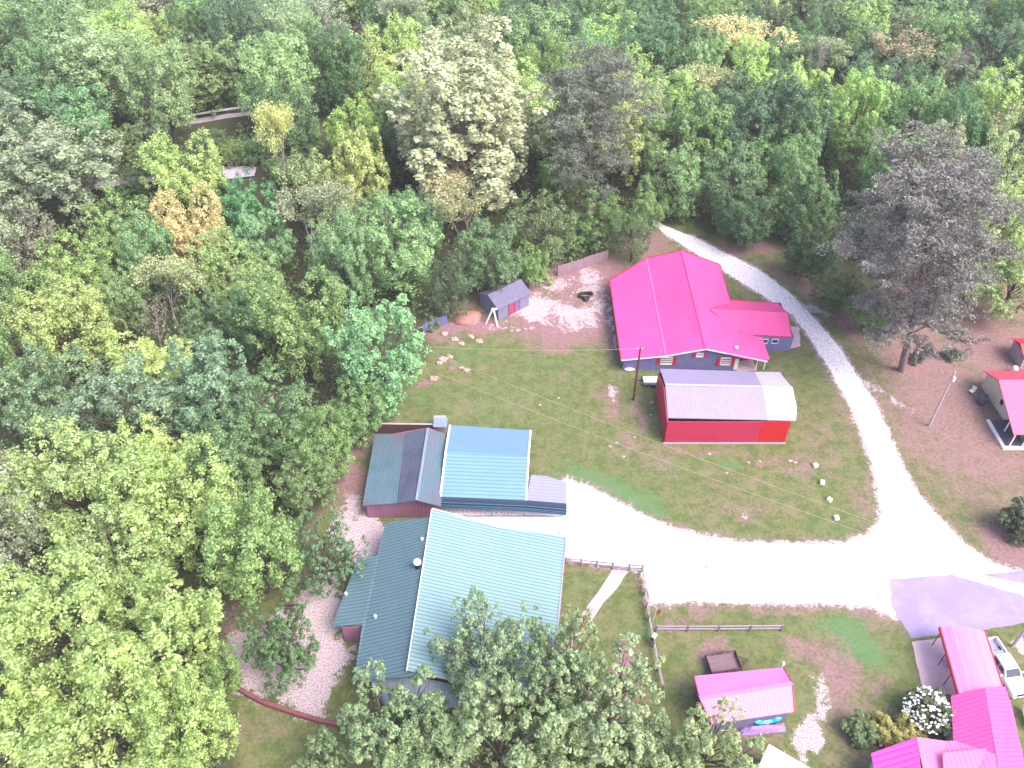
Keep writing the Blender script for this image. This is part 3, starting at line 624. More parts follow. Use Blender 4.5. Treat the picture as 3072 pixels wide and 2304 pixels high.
wm.wall(w4[0], w4[1], 0, 2.35, 2.35, .1).wall(w4[2], w4[3], 0, 2.35, 2.35, .1)
m1, m2 = (w4[1]+w4[2])/2, (w4[0]+w4[3])/2
wm.wall(w4[1], m1, 0, 2.35, 3.1, .1).wall(m1, w4[2], 0, 3.1, 2.35, .1).wall(w4[3], m2, 0, 2.35, 3.1, .1).wall(m2, w4[0], 0, 3.1, 2.35, .1).build('wall', M['grey_wall'], ps)
def kayak(name, label, c, L, wd, hgt, m, rz, tilt=0, cat='kayak'):
    k = MB(); n = 17; vs = []; nn = 12
    for i in range(n):
        t = -1+2*i/(n-1); r_ = math.sqrt(max(0, 1-t*t))**.9
        for j in range(nn):
            a = 2*math.pi*j/nn; yy_ = math.cos(a)*wd/2*r_; zz_ = math.sin(a)*hgt/2*r_
            if zz_ > 0 and abs(t) < .45: zz_ *= -.35
            zz_ += .12*t*t
            ct, st = math.cos(tilt), math.sin(tilt); yy_, zz_ = yy_*ct-zz_*st, yy_*st+zz_*ct
            vs.append((t*L/2, yy_, zz_))
    ca, sa = math.cos(rz), math.sin(rz)
    vs = [(c[0]+x*ca-y*sa, c[1]+x*sa+y*ca, c[2]+z) for x, y, z in vs]
    fs = [(i*nn+j, (i+1)*nn+j, (i+1)*nn+(j+1) % nn, i*nn+(j+1) % nn) for i in range(n-1) for j in range(nn)]
    k.add(vs, fs); o = k.build(name, m, None, smooth=True); return tag(o, label, cat)
rzk = math.atan2(w4[1].y-w4[0].y, w4[1].x-w4[0].x)
q = P(2303, 2160, .95); kayak('kayak', 'bright turquoise kayak leaning along the pink roofed shed', q, 2.7, .62, .34, M['turq'], rzk, .6)
tp = MB(); q = P(2290, 2183, .4)
for i in range(13):
    for j in range(5):
        u_ = i/12; v_ = j/4; rr2 = random.Random(i*7+j)
        tp.v.append((q.x-2.1+4.2*u_, q.y-.45+.9*v_+.5*(u_-.5)*.6, .12+.75*math.sin(math.pi*v_)*math.sin(math.pi*min(1, u_*1.02))**.5+rr2.uniform(-.09, .09)))
tp.f = [(i*5+j, (i+1)*5+j, (i+1)*5+j+1, i*5+j+1) for i in range(12) for j in range(4)]
tag(tp.build('tarp', M['violet'], None), 'crumpled violet tarp heaped on the ground in front of the turquoise kayak', 'tarp')
q = P(2229, 2161, .7); rk = thing('cabinet', 'white square cabinet standing against the shed wall left of the turquoise kayak', 'cabinet', (q.x, q.y, 0))
MB().box((q.x, q.y, .55), (.8, .5, 1.1), rzk).build('case', M['white'], rk, bevel=.04); MB().box((q.x+.02, q.y-.27, .6), (.6, .04, .8), rzk).build('door', M['white'], rk)
q = P(2185, 2178, .3); kayak('canoe', 'white canoe lying left of the violet tarp, partly under leaves', (q.x, q.y, .32), 2.6, .7, .45, M['white'], rzk+.05, .3, 'canoe')
# --- cream cottage at the right edge
ch = thing('cottage', 'cream walled cottage with pink roof and dark open porch at the right edge', 'cottage', P(3040, 1240))
gR, gB, gF = P(2996, 1139, 4.1), P(2949, 1112, 2.5), P(3041, 1303, 2.6)
RX = 74
roof('roof', [gR, Vector((RX, gR.y, 4.1)), Vector((RX, gB.y, 2.5)), gB], M['pink_tr2'] if 'pink_tr2' in M else mat('deep_pink', (.55, .07, .13), .5, .4, .08), ch, .12)  # back slope a deeper pink than the front slope
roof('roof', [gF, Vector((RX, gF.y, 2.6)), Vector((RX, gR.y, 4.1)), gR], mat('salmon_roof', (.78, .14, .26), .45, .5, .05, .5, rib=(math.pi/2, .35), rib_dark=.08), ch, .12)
wx = P(2953, 1177).x+.1; yk = P(2985, 1262).y
MB().wall((wx+.35, yk), (wx+.15, gR.y), 0, 3.4, 4.0).wall((wx+.15, gR.y), (wx, gB.y-.3), 0, 4.0, 2.6).wall((wx+.35, yk), (RX, yk), 0, 3.4, 3.4).wall((wx, gB.y-.3), (RX, gB.y-.3), 0, 2.5, 2.5).build('wall', M['cream'], ch)
wf = MB().box((wx+.12, (yk+gR.y)/2+.2, 1.7), (.1, 1.0, 1.0)).build('window', M['white'], ch); MB().box((wx+.08, (yk+gR.y)/2+.1, 1.6), (.1, .7, .7)).build('pane', M['glass'], wf)
pz = P(3000, 1309); pf = P(3023, 1350)
MB().box(((pf.x+RX)/2-.3, (pf.y+yk)/2, .12), (RX-pf.x+.6, yk-pf.y, .24)).build('porch_floor', M['white'], ch)
MB().box(((pf.x+RX)/2-.2, (pf.y+yk)/2+.2, .26), (RX-pf.x, yk-pf.y-.5, .03)).build('dark_porch_sheet', M['barrel'], ch)  # dark sheet laid over most of the porch floor
for px, py in ((3023, 1343), (3008, 1300), (3060, 1345)):
    q = P(px, py); MB().box((q.x+.15, q.y+.1, 1.3), (.13, .13, 2.5)).build('porch_post', M['white'], ch)
# --- small building behind the cottage
q = P(3062, 1110)
ob = thing('outbuilding', 'small grey walled outbuilding with pink roof behind the cream cottage', 'outbuilding', (q.x, q.y, 0))
MB().box((q.x+2, q.y+2, 1.1), (4.2, 3.4, 2.2)).build('wall', M['wood'], ob)
roof('roof', [(q.x-.4, q.y+.1, 2.2), (q.x+4.5, q.y+.1, 2.2), (q.x+4.5, q.y+2, 3), (q.x-.4, q.y+2, 3)], M['pink_tr'], ob, .1); roof('roof', [(q.x-.4, q.y+2, 3), (q.x+4.5, q.y+2, 3), (q.x+4.5, q.y+4, 2.2), (q.x-.4, q.y+4, 2.2)], M['pink_tr'], ob, .1)
# --- pink roofed house and carport at lower right
bh = thing('house', 'pink ribbed roofs of the house at the bottom right corner', 'house', P(2960, 2180))
roof('roof', [P(2853, 2087, 2.7), P(2955, 2064, 4.0), P(2985, 2262, 4.0), P(2862, 2250, 2.7)], M['pink_ribs'], bh, .12)
roof('roof', [P(2955, 2064, 4.0), P(3016, 2059, 3.1), P(3036, 2120, 3.1), P(3078, 2310, 3.1), P(3010, 2400, 4.0)], M['pink_ribs'], bh, .12)
m_pale = mat('pale_pink_roof', (.80, .19, .40), .45, .5, .05, .5, rib=(math.pi/2, .4), rib_dark=.08)
roof('wing_roof', [P(2613, 2260, 2.7), P(2749, 2211, 3.4), P(2768, 2340, 3.4), P(2640, 2400, 2.7)], mat('magenta_ribs', (.78, .07, .42), .45, .5, .05, .5, rib=(R(12), .5), rib_dark=.75, rib_w=.2), bh, .12, 'ribbed magenta wing slope')
roof('wing_roof', [P(2749, 2211, 3.4), P(2838, 2223, 3.2), P(2866, 2222, 3.3), P(2985, 2262, 4.02), P(3010, 2400, 4.0), P(2790, 2400, 3.4)], m_pale, bh, .12)
roof('gable_roof', [P(2828, 2258, 3.9), P(2961, 2245, 4.35), P(2925, 2330, 4.0), P(2835, 2380, 3.6)], m_pale, bh, .12)
wb = [P(2866, 2096, 2.6), P(3010, 2066, 2.9), P(3066, 2310, 2.9), P(2872, 2250, 2.6)]
MB().wall(wb[0], wb[1], 0, 2.6, 2.9).wall(wb[1], wb[2], 0, 2.9, 2.9).wall(wb[3], wb[0], 0, 2.6, 2.6).wall(P(2636, 2262, 2.5), P(2752, 2222, 3.2), 0, 2.5, 3.2).wall(P(2752, 2222, 3.2), P(2868, 2236, 3.1), 0, 3.2, 3.1).wall(P(2660, 2390, 2.5), P(2636, 2262, 2.5), 0, 2.5, 2.5).build('wall', M['cream'], bh)
cr = thing('carport', 'long pink roofed carport with red side beside the white pickup', 'carport', P(2900, 1970))
hc = 2.9
Lf = [(2822, 1877), (2876, 2079)]; sec = [(-.02, -.35), (0, 0), (.9, .28), (2.0, .38), (3.1, .28), (4.1, 0)]
bk = P(2822, 1880, hc); ft = P(2878, 2082, hc); dd = (ft-bk).normalized(); pp = Vector((-dd.y, dd.x, 0)); q = MB(); vs = []
for base in (bk, ft):
    for s_, z_ in sec: vs.append(base+pp*s_*1.0+Vector((0, 0, z_)))
vs2 = [v-Vector((0, 0, .06)) for v in vs]; n = len(sec)
q.add([*vs[1:n], *vs[n+1:], *vs2[1:n], *vs2[n+1:]], [(i, i+n-1, i+n, i+1) for i in range(n-2)]+[(i+2*(n-1), i+1+2*(n-1), i+n+2*(n-1), i+n-1+2*(n-1)) for i in range(n-2)])
q.build('roof', mat('candy_roof', (.80, .23, .42), .45, .5, .05, .5, rib=(math.atan2(dd.y, dd.x), .8), rib_dark=.06), cr)
MB().beam(bk+Vector((-.08, 0, -.16)), ft+Vector((-.08, 0, -.16)), .08, .42).build('side_trim', M['pink_tr'], cr)
MB().beam(bk+pp*4.15+Vector((0, 0, -.05)), ft+pp*4.15+Vector((0, 0, -.05)), .08, .2).build('side_trim', M['pink_tr'], cr)
for t in (.04, .36, .66, .95):
    p_ = bk+(ft-bk)*t
    for s_ in (.1, 4.0):
        c_ = p_+pp*s_; MB().tube((c_.x, c_.y, 0), (c_.x, c_.y, hc-.05), .05).build('post', M['barrel'], cr)
# things stored under it
q = P(2845, 1995); mw = thing('lawn_mower', 'dark riding mower parked under the pink carport edge', 'lawn mower', (q.x+.6, q.y, 0))
MB().box((q.x+.6, q.y, .45), (.7, 1.2, .35)).build('body', M['barrel'], mw, bevel=.06); MB().box((q.x+.6, q.y+.35, .8), (.5, .15, .5)).build('seat', M['black'], mw, bevel=.04)
for sx in (-.4, .4):
    for sy in (-.45, .45): MB().tube((q.x+.6+sx-.08, q.y+sy, .25), (q.x+.6+sx+.08, q.y+sy, .25), .25, n=14).build('wheel', M['black'], mw)

# ---------------------------------------------------------------- pickup
pk = thing('pickup_truck', 'white crew cab pickup truck with open bed parked beside the pink carport', 'pickup truck', (0, 0, 0), local=True)
WP = mat('white_car_paint', (.80, .80, .78), .3, .6, .02)
def loft(mb, secs):
    n = len(secs[0]); vs = [v for s_ in secs for v in s_]
    fs = [(i*n+j, i*n+(j+1) % n, (i+1)*n+(j+1) % n, (i+1)*n+j) for i in range(len(secs)-1) for j in range(n)]
    fs += [tuple(reversed(range(n))), tuple(range((len(secs)-1)*n, len(secs)*n))]
    return mb.add(vs, fs)
def csec(y, w_, z0, z1, ch=.1): # rounded section, truck pointing -Y
    return [(-w_, y, z0), (w_, y, z0), (w_+.02, y, (z0+z1)/2), (w_-.02, y, z1-ch), (w_-ch*1.4, y, z1), (-w_+ch*1.4, y, z1), (-w_+.02, y, z1-ch), (-w_-.02, y, (z0+z1)/2)]
bd = MB(); loft(bd, [csec(-2.92, .84, .42, .86), csec(-2.8, .93, .38, 1.02), csec(-2.2, .96, .36, 1.10), csec(-1.45, .96, .36, 1.16), csec(-1.3, .96, .36, 1.18), csec(.95, .96, .36, 1.18), csec(1.0, .96, .36, 1.15)])
bd.build('body', WP, pk, smooth=False, bevel=.03)
cb = MB(); loft(cb, [csec(-1.35, .86, 1.15, 1.20, .03), csec(-.75, .78, 1.15, 1.74, .08), csec(-.5, .76, 1.15, 1.80, .09), csec(.6, .76, 1.15, 1.80, .09), csec(.9, .78, 1.15, 1.70, .08), csec(1.0, .82, 1.15, 1.22, .03)])
cb.build('cab', WP, pk, bevel=.02)
MB().add([(-.76, -1.33, 1.235), (.76, -1.33, 1.235), (.66, -.79, 1.745), (-.66, -.79, 1.745), (-.76, -1.30, 1.20), (.76, -1.30, 1.20), (.66, -.76, 1.71), (-.66, -.76, 1.71)], [(0, 1, 2, 3), (7, 6, 5, 4), (0, 4, 5, 1), (1, 5, 6, 2), (2, 6, 7, 3), (3, 7, 4, 0)]).build('windshield', M['glass'], pk)
MB().add([(-.7, 1.0, 1.3), (.7, 1.0, 1.3), (.66, .93, 1.66), (-.66, .93, 1.66), (-.7, .97, 1.3), (.7, .97, 1.3), (.66, .9, 1.66), (-.66, .9, 1.66)], [(1, 0, 3, 2), (4, 5, 6, 7), (0, 1, 5, 4), (2, 3, 7, 6), (1, 2, 6, 5), (3, 0, 4, 7)]).build('rear_window', M['glass'], pk)
for s in (-1, 1):
    for y0_, y1_ in ((-.9, -.12), (-.02, .78)):
        q = [(s*.895, y0_, 1.22), (s*.895, y1_, 1.22), (s*.80, y1_-.04, 1.66), (s*.80, y0_+(.28 if y0_ < -.5 else .03), 1.66)]
        q2 = [(x-s*.04, y, z) for x, y, z in q]; f_ = [(0, 1, 2, 3), (7, 6, 5, 4), (0, 4, 5, 1), (1, 5, 6, 2), (2, 6, 7, 3), (3, 7, 4, 0)]
        MB().add(q+q2, f_).build('side_window', M['glass'], pk)
    MB().box((s*1.12, -1.0, 1.22), (.26, .14, .2)).build('mirror', WP, pk, bevel=.03)
    MB().box((s*.92, 1.95, .82), (.14, 1.9, .68)).build('bed_side', WP, pk, bevel=.04)
    MB().box((s*.72, -2.9, .78), (.3, .1, .2)).build('headlight', M['light_lens'], pk, bevel=.02)
    MB().box((s*.9, 2.93, .85), (.12, .06, .35)).build('taillight', M['tail_lens'], pk)
    for y_ in (-1.9, 1.9):
        wh = MB().tube((s*.74, y_, .38), (s*.99, y_, .38), .38, n=22).build('wheel', M['black'], pk)
        MB().tube((s*.985, y_, .38), (s*1.01, y_, .38), .22, n=14).build('rim', M['chrome'], wh)
MB().box((0, 1.95, .62), (1.72, 1.9, .08)).build('bed_floor', mat('grey_bed_liner', (.34, .31, .48), .7, .3, .12, 3, rib=(math.pi/2, .2), rib_dark=.3), pk)
MB().box((0, 1.08, .9), (1.72, .08, .5)).build('bed_front', WP, pk)
MB().box((0, 2.92, .82), (1.7, .08, .55)).build('tailgate', WP, pk, bevel=.02)
MB().box((0, 1.35, .82), (1.5, .42, .36)).build('toolbox', M['chrome'], pk, bevel=.03)
MB().box((0, -2.96, .5), (1.8, .16, .22)).build('bumper', M['chrome'], pk, bevel=.04); MB().box((0, 3.0, .5), (1.8, .14, .18)).build('bumper', M['chrome'], pk, bevel=.03)
MB().box((0, -2.93, .8), (1.0, .06, .22)).build('grille', M['black'], pk)
pk.location = P(3013, 1998, .9); pk.location.z = .02; pk.rotation_euler = (0, 0, R(9))

# ---------------------------------------------------------------- trailers
def trailer(name, label, L, W, loc, rz, m_side, m_floor, wallh, fh=.55):
    t = thing(name, label, 'trailer', (0, 0, 0), local=True)
    MB().box((0, 0, fh), (L, W, .08)).build('bed', m_floor, t)
    for s in (-1, 1):
        q = MB().box((0, s*(W/2), fh+wallh), (L, .06, .06)).box((0, s*W/2, fh+wallh*.5), (L, .04, wallh*.25))
        for k in range(5): q.box((-L/2+L*k/4, s*W/2, fh+wallh/2), (.06, .06, wallh))
        q.build('side_rail', m_side, t)
        wh = MB().tube((.1, s*(W/2+.08), .32), (.1, s*(W/2+.26), .32), .32, n=18).build('wheel', M['black'], t)
        MB().tube((.1, s*(W/2+.255), .32), (.1, s*(W/2+.275), .32), .15, n=12).build('rim', M['metal'], wh)
        MB().box((.1, s*(W/2+.17), .7), (.9, .24, .05)).build('fender', m_side, t)
        MB().beam((L/2, s*W*.4, fh-.08), (L/2+1.15, 0, fh-.1), .07, .08).build('tongue', m_side, t)
    MB().box((L/2, 0, fh+wallh/2), (.05, W, wallh)).build('front_board', m_side, t)
    MB().box((-L/2, 0, fh+wallh/2), (.05, W, wallh)).build('tail_board', m_side, t)
    MB().tube((L/2+.95, 0, 0), (L/2+.95, 0, fh+.3), .035).build('jack', M['metal'], t)
    t.location = loc; t.rotation_euler = (0, 0, rz); return t
q = P(2170, 1988, .7); trailer('utility_trailer', 'brown wooden utility trailer with dark sides behind the pink roofed shed', 3.0, 1.9, (q.x, q.y, 0), R(9), M['rust'], M['rust_floor'], .45)
q = P(1955, 1140, .6); trailer('flatbed_trailer', 'small white bed trailer between the dark pole and the red barn', 2.9, 1.5, (q.x+.3, q.y, 0), R(180), M['metal'], M['white'], .22)

# ---------------------------------------------------------------- fences
def rail_fence(name, label, pts, m, posts_every=2.0, hgt=1.15, rails=(.5, 1.0), group=None):
    """pts: ground points"""
    f = thing(name, label, 'fence', tuple(pts[0]), group)
    for i in range(len(pts)-1):
        a, b_ = pts[i], pts[i+1]; L = (b_-a).length; k = max(1, round(L/posts_every))
        for j in range(k+(1 if i == len(pts)-2 else 0)):
            p_ = a+(b_-a)*j/k; MB().box((p_.x, p_.y, hgt/2), (.16, .16, hgt)).build('post', M['wood_dark'], f)
        for r_ in rails:
            o_ = Vector((0, 0, r_)); MB().beam(a+o_, b_+o_, .07, .16).build('rail', m, f)
    return f
rail_fence('rail_fence', 'short two rail fence between the green house and the small gate', [z3(215, 195), z3(885, 268)], M['wood'])
rail_fence('rail_fence', 'two rail fence turning the corner beside the gravel and running down to the tree', [z3(1120, 290), z3(1312, 305), z3(1345, 640), z3(1400, 1010), z3(1470, 1380), z3(1535, 1720), z3(1600, 2000)], M['wood'])
rail_fence('rail_fence', 'straight pale rail fence standing alone in the lower lawn', [P(1968, 1895), P(2154, 1895), P(2343, 1893)], M['wood'], 3.2)
g = thing('gate', 'pale wire garden gate across the concrete path', 'gate', tuple(z3(1000, 280)))
a_, b_ = z3(895, 270), z3(1110, 288)
fr_ = MB()
for z_ in (.12, .55, 1.05): fr_.beam(a_+Vector((0, 0, z_)), b_+Vector((0, 0, z_)), .05, .05)
for t in (0, 1): c_ = a_.lerp(b_, t); fr_.tube((c_.x, c_.y, .05), (c_.x, c_.y, 1.1), .035)
fr_.build('frame', M['wood'], g)
br_ = MB()
for t in range(1, 12): c_ = a_.lerp(b_, t/12); br_.tube((c_.x, c_.y, .12), (c_.x, c_.y, 1.05), .012, n=5)
br_.build('bars', M['wood'], g)
def board_fence(name, label, a, b_, h, m, seed):
    f = thing(name, label, 'fence', tuple(a)); rr = random.Random(seed); L = (b_-a).length; k = int(L/.3); q = MB(); d = (b_-a)/k
    for i in range(k):
        s_ = a+d*i+d*.04; e_ = a+d*(i+.96); hh = h+rr.uniform(-.12, .05); off = Vector((0, rr.uniform(-.03, .03), 0))
        q.wall(s_+off, e_+off, .03, hh, hh, .03)
    q.build('boards', m, f)
    for z_ in (.5, h-.4): MB().beam(a+Vector((0, .06, z_)), b_+Vector((0, .06, z_)), .05, .1).build('rail', m, f)
    for i in range(int(L/2.4)+1):
        p_ = a+(b_-a)*(i*2.4/L); MB().box((p_.x, p_.y+.12, h/2), (.1, .1, h)).build('post', m, f)
board_fence('board_fence', 'weathered board fence just right of the slate blue shed', P(1588, 866), P(1641, 844), 1.95, M['fence_board'], 1)
board_fence('board_fence', 'long weathered board fence at the trees behind the black heap', P(1673, 830), P(1823, 781), 1.95, M['fence_board'], 2)
board_fence('panel_fence', 'slate blue panel fence left of the garden shed by the maple', P(1270, 1000), P(1343, 972), 1.7, M['blue_wall'], 3)
# retaining edge
rw = MB(); cur = [P(*q) for q in ((600, 1960), (640, 2010), (690, 2052), (740, 2085), (790, 2112), (880, 2143), (975, 2172), (1080, 2190))]
for i in range(len(cur)-1):
    rw.wall(cur[i], cur[i+1], 0, .65, .65, .35)
tag(rw.build('retaining_wall', M['brick'], None), 'curved reddish retaining wall edging the pale gravel at lower left', 'retaining wall')
q = P(884, 1838); bx = thing('bench', 'low brown wooden bench on the pale gravel left of the green house', 'bench', (q.x, q.y, 0))
MB().box((q.x, q.y, .5), (1.9, .5, .07)).build('seat', M['dark_brown'], bx); MB().box((q.x, q.y+.3, .85), (1.9, .08, .5)).build('backrest', M['dark_brown'], bx)
for s in (-.85, .85): MB().box((q.x+s, q.y, .24), (.1, .5, .46)).build('leg', M['dark_brown'], bx)

# ---------------------------------------------------------------- poles and wires
def pole(label, base, h, m, r=.15, arm=True, cat='utility pole', mi=None):
    t = thing('utility_pole', label, cat, tuple(base))
    MB().tube((base.x, base.y, 0), (base.x, base.y, h), r, r*.7, 12).build('post', m, t)
    if arm:
        MB().beam((base.x-.55, base.y, h-.1), (base.x+.35, base.y, h-.1), .1, .1).build('crossarm', M['wood'], t)
    return t
pA = P(1900, 1200); pole('dark red brown pole in front of the pink roofed house', pA, 8.9, M['pole'])
pB = P(2787, 1278); pole('pale leaning looking utility pole standing in the pink soil at right', pB, 9.2, M['pole_pale'], .17, False)
MB().box((pB.x+.2, pB.y-.1, 8.1), (.25, .25, .6)).build('meter_box', M['white'], bpy.data.objects['utility_pole.001'])
pC = P(3036, 1940); pole('pale utility pole right of the white pickup at the frame edge', pC, 8.6, M['pole_pale'], .16)
pD = P(1120, 1180); pole('utility pole hidden among the trees left of the lawn', pD, 9.5, M['pole'], .15)
def wire(label, a, b_, sag, r=.018):
    q = MB(); n = 26; pr = None
    for i in range(n+1):
        t = i/n; p_ = a.lerp(b_, t)-Vector((0, 0, sag*4*t*(1-t)))
        if pr is not None: q.tube(pr, p_, r, n=5, cap=False)
        pr = p_
    tag(q.build('overhead_wire', M['wire'], None), label, 'wire')
tD = P(1250, 1037, 8.8); tD2 = P(1240, 1090, 7.9)
wire('upper of the two overhead wires crossing the lawn diagonally', tD, P(3110, 1738, 8.4), .9)
wire('lower of the two overhead wires crossing the lawn diagonally', tD2, P(3110, 1775, 8.0), .9)
wire('faint short wire running to the top of the dark red brown pole', tD, Vector((pA.x, pA.y, 8.8)), .5, .016)

# ---------------------------------------------------------------- small things
for i, (px, py, lab) in enumerate(((2445, 1399, 'farthest of the four white blocks in a row on the lawn'), (2466, 1450, 'second farthest white block in the row of four on the lawn'),
                                   (2487, 1502, 'second nearest white block in the row of four on the lawn'), (2508, 1556, 'nearest of the four white blocks in a row on the lawn'))):
    q = P(px, py); o = MB().box((q.x, q.y, .2), (.55, .55, .4), .3+i, .9).build('white_block', M['block'], None, bevel=.05)
    tag(o, lab, 'block', 'white blocks in a row on the lawn')
q = P(1757, 893)
hp = MB(); pr = None
for i in range(9):
    a = R(200-i*22); p_ = Vector((q.x+1.0*math.cos(a)+.1, q.y+.8*math.sin(a)+.1, .28+.1*math.sin(i)))
    if pr is not None: hp.tube(pr, p_, .26, .24, 8)
    pr = p_
hp.blob((q.x-.05, q.y-.45, .2), (.6, .5, .35), 4, amp=.25)
tag(hp.build('tarp_heap', M['black'], None, smooth=True), 'curled black tarp heap lying on the stony ground near the pink roofed house', 'tarp')
af = thing('swing_frame', 'white wooden A-frame standing in front of the slate blue shed', 'frame', tuple(P(1475, 975)))
t0 = P(1477, 928, 2.3)
b0, b1 = P(1457, 972), P(1492, 978)
MB().beam(Vector((t0.x, t0.y, 2.3)), b0, .16, .16).build('leg', M['white'], af); MB().beam(Vector((t0.x+.15, t0.y, 2.3)), b1, .2, .2).build('leg', M['white'], af)
MB().box((t0.x+.3, t0.y, 2.35), (.8, .3, .15)).build('cap', M['white'], af)
q = P(1888, 1112); o = MB().blob((q.x, q.y, .25), (.72, .28, .25), 3, amp=.02).build('propane_tank', M['white'], None, smooth=True); tag(o, 'small white tank lying at the corner of the slate blue house', 'tank')
bq = thing('barrel', 'round slate plastic barrel beside the cream cottage wall', 'barrel', tuple(P(2941, 1210)))
q = P(2941, 1210); MB().lathe((q.x, q.y, 0), [(.5, 0), (.56, .3), (.56, 1.1), (.52, 1.4), (.38, 1.42), (.36, .9)], 24).build('body', M['barrel'], bq, smooth=True)
q = P(2912, 1180); lc = thing('lawn_chair', 'pale folding lawn chair on the pink soil near the barrel', 'chair', (0, 0, 0), local=True)
MB().box((0, 0, .42), (.55, .5, .05)).build('seat', M['white'], lc); MB().box((0, .3, .78), (.55, .05, .65)).build('backrest', M['white'], lc)
for sx in (-.25, .25):
    for sy in (-.22, .25): MB().tube((sx, sy, 0), (sx, sy, .42), .03, n=6).build('leg', M['metal'], lc)
lc.location = (q.x, q.y, 0); lc.rotation_euler = (0, 0, R(-60))
q = P(3038, 1118); o = MB().lathe((q.x, q.y, 0), [(.35, 0), (.4, .15), (.4, .9), (.25, 1.1), (.08, 1.15)], 16).build('gas_cylinder', M['white'], None, smooth=True); tag(o, 'white gas cylinder behind the cream cottage roof', 'gas cylinder')
q = P(3074, 2165); o = MB().blob((q.x+.3, q.y, .75), (.55, 1.3, .6), 5, amp=.02).build('propane_tank', M['white'], None, smooth=True); tag(o, 'large white tank cut by the right edge of the photo', 'tank')
q = P(2341, 2012); bp_ = thing('garden_post', 'thin white post with small box top above the pink roofed shed', 'post', (q.x, q.y, 0))
MB().box((q.x, q.y, .8), (.09, .09, 1.6)).build('post', M['white'], bp_); MB().box((q.x, q.y, 1.35), (.22, .22, .4)).build('bird_box', M['white'], bp_)
q = P(1958, 1862); fg = thing('garden_flag', 'red flag on a short white pole beside the corner of the rail fence', 'flag', (q.x, q.y, 0))
MB().tube((q.x, q.y, 0), (q.x+.25, q.y+.1, 2.2), .03, n=6).build('pole', M['white'], fg)
v_ = [(q.x+.2+.4*i/5, q.y+.1+.05*math.sin(i*2), 1.8-.1*i/5-.65*j) for i in range(6) for j in range(2)]
v_ += [(x, y+.015, z) for x, y, z in v_]
MB().add(v_, [(i*2, i*2+1, i*2+3, i*2+2) for i in range(5)]+[(12+i*2, 12+i*2+2, 12+i*2+3, 12+i*2+1) for i in range(5)]).build('cloth', M['red_paint'], fg)
q = z3(1450, 1330); sb = thing('mailbox', 'black and white mailbox mounted on the side rail fence', 'mailbox', (q.x, q.y, 0))
MB().box((q.x, q.y, .5), (.1, .1, 1.0)).build('post', M['wood_dark'], sb)
MB().box((q.x+.1, q.y+.1, 1.25), (.4, .6, .3), R(-35)).build('box', M['white'], sb, bevel=.08); MB().box((q.x-.15, q.y-.22, 1.2), (.36, .3, .32), R(-35)).build('door', M['black'], sb, bevel=.05)
def folding_chair(label, px, py, rz):
    q = P(px, py); t = thing('garden_chair', label, 'chair', (0, 0, 0), local=True, group='red garden chairs on the path')
    MB().box((0, 0, .43), (.7, .65, .06)).build('seat', M['red_paint'], t); MB().box((0, .36, .85), (.7, .06, .8)).build('backrest', M['red_paint'], t)
    for sx in (-.32, .32):
        MB().box((sx, 0, .62), (.06, .6, .04)).build('armrest', M['white'], t)
        for sy in (-.28, .3): MB().box((sx, sy, .22), (.05, .05, .44)).build('leg', M['white'], t)
    t.location = (q.x, q.y, .02); t.rotation_euler = (0, 0, rz)
folding_chair('red garden chair on the path, the one nearer the gate', 1752, 1885, R(-30)); folding_chair('red garden chair on the path, the one nearer the green house', 1728, 1893, R(-70))
q = P(2662, 2236); wc = thing('wheelbarrow', 'red wheelbarrow between the golden shrubs and the pink wing roof', 'wheelbarrow', (q.x, q.y, 0))
MB().box((q.x, q.y, .55), (1.0, .6, .3), R(15), 1.3).build('tray', M['red_paint'], wc); MB().tube((q.x-.75, q.y-.1, .2), (q.x-.75, q.y, .2), .2, n=12).build('wheel', M['black'], wc)
for s in (-.22, .22): MB().beam((q.x-.75, q.y+s*.4, .3), (q.x+.95, q.y+s*1.3+.2, .6), .05, .05).build('handle', M['white'], wc)
q = P(2640, 2238); o = MB().blob((q.x, q.y, .3), (.2, .2, .2), 2, amp=0).build('garden_globe', M['white'], None, smooth=True); tag(o, 'small white ball left of the red wheelbarrow', 'globe')
# camper (white roof cut by the bottom edge)
cm = thing('camper', 'white rounded roof camper with slate blue side at the bottom edge', 'camper', (0, 0, 0), local=True)
MB().box((3.6, -1.7, 1.55), (7.2, 3.4, 2.5)).build('body', M['skyblue'], cm, bevel=.25)
MB().box((3.6, -1.7, 2.85), (7.25, 3.45, .24)).build('roof', M['white'], cm, bevel=.11)
MB().box((4.2, -1.7, 3.05), (.8, .8, .2)).build('roof_vent', M['white'], cm, bevel=.05)
for x_ in (1.6, 5.5):
    for y_ in (-.2, -3.2): MB().tube((x_, y_-.12, .35), (x_, y_+.12, .35), .35, n=18).build('wheel', M['black'], cm)
q = P(2306, 2232, 2.9); cm.location = (q.x, q.y, 0); cm.rotation_euler = (0, 0, R(-34))
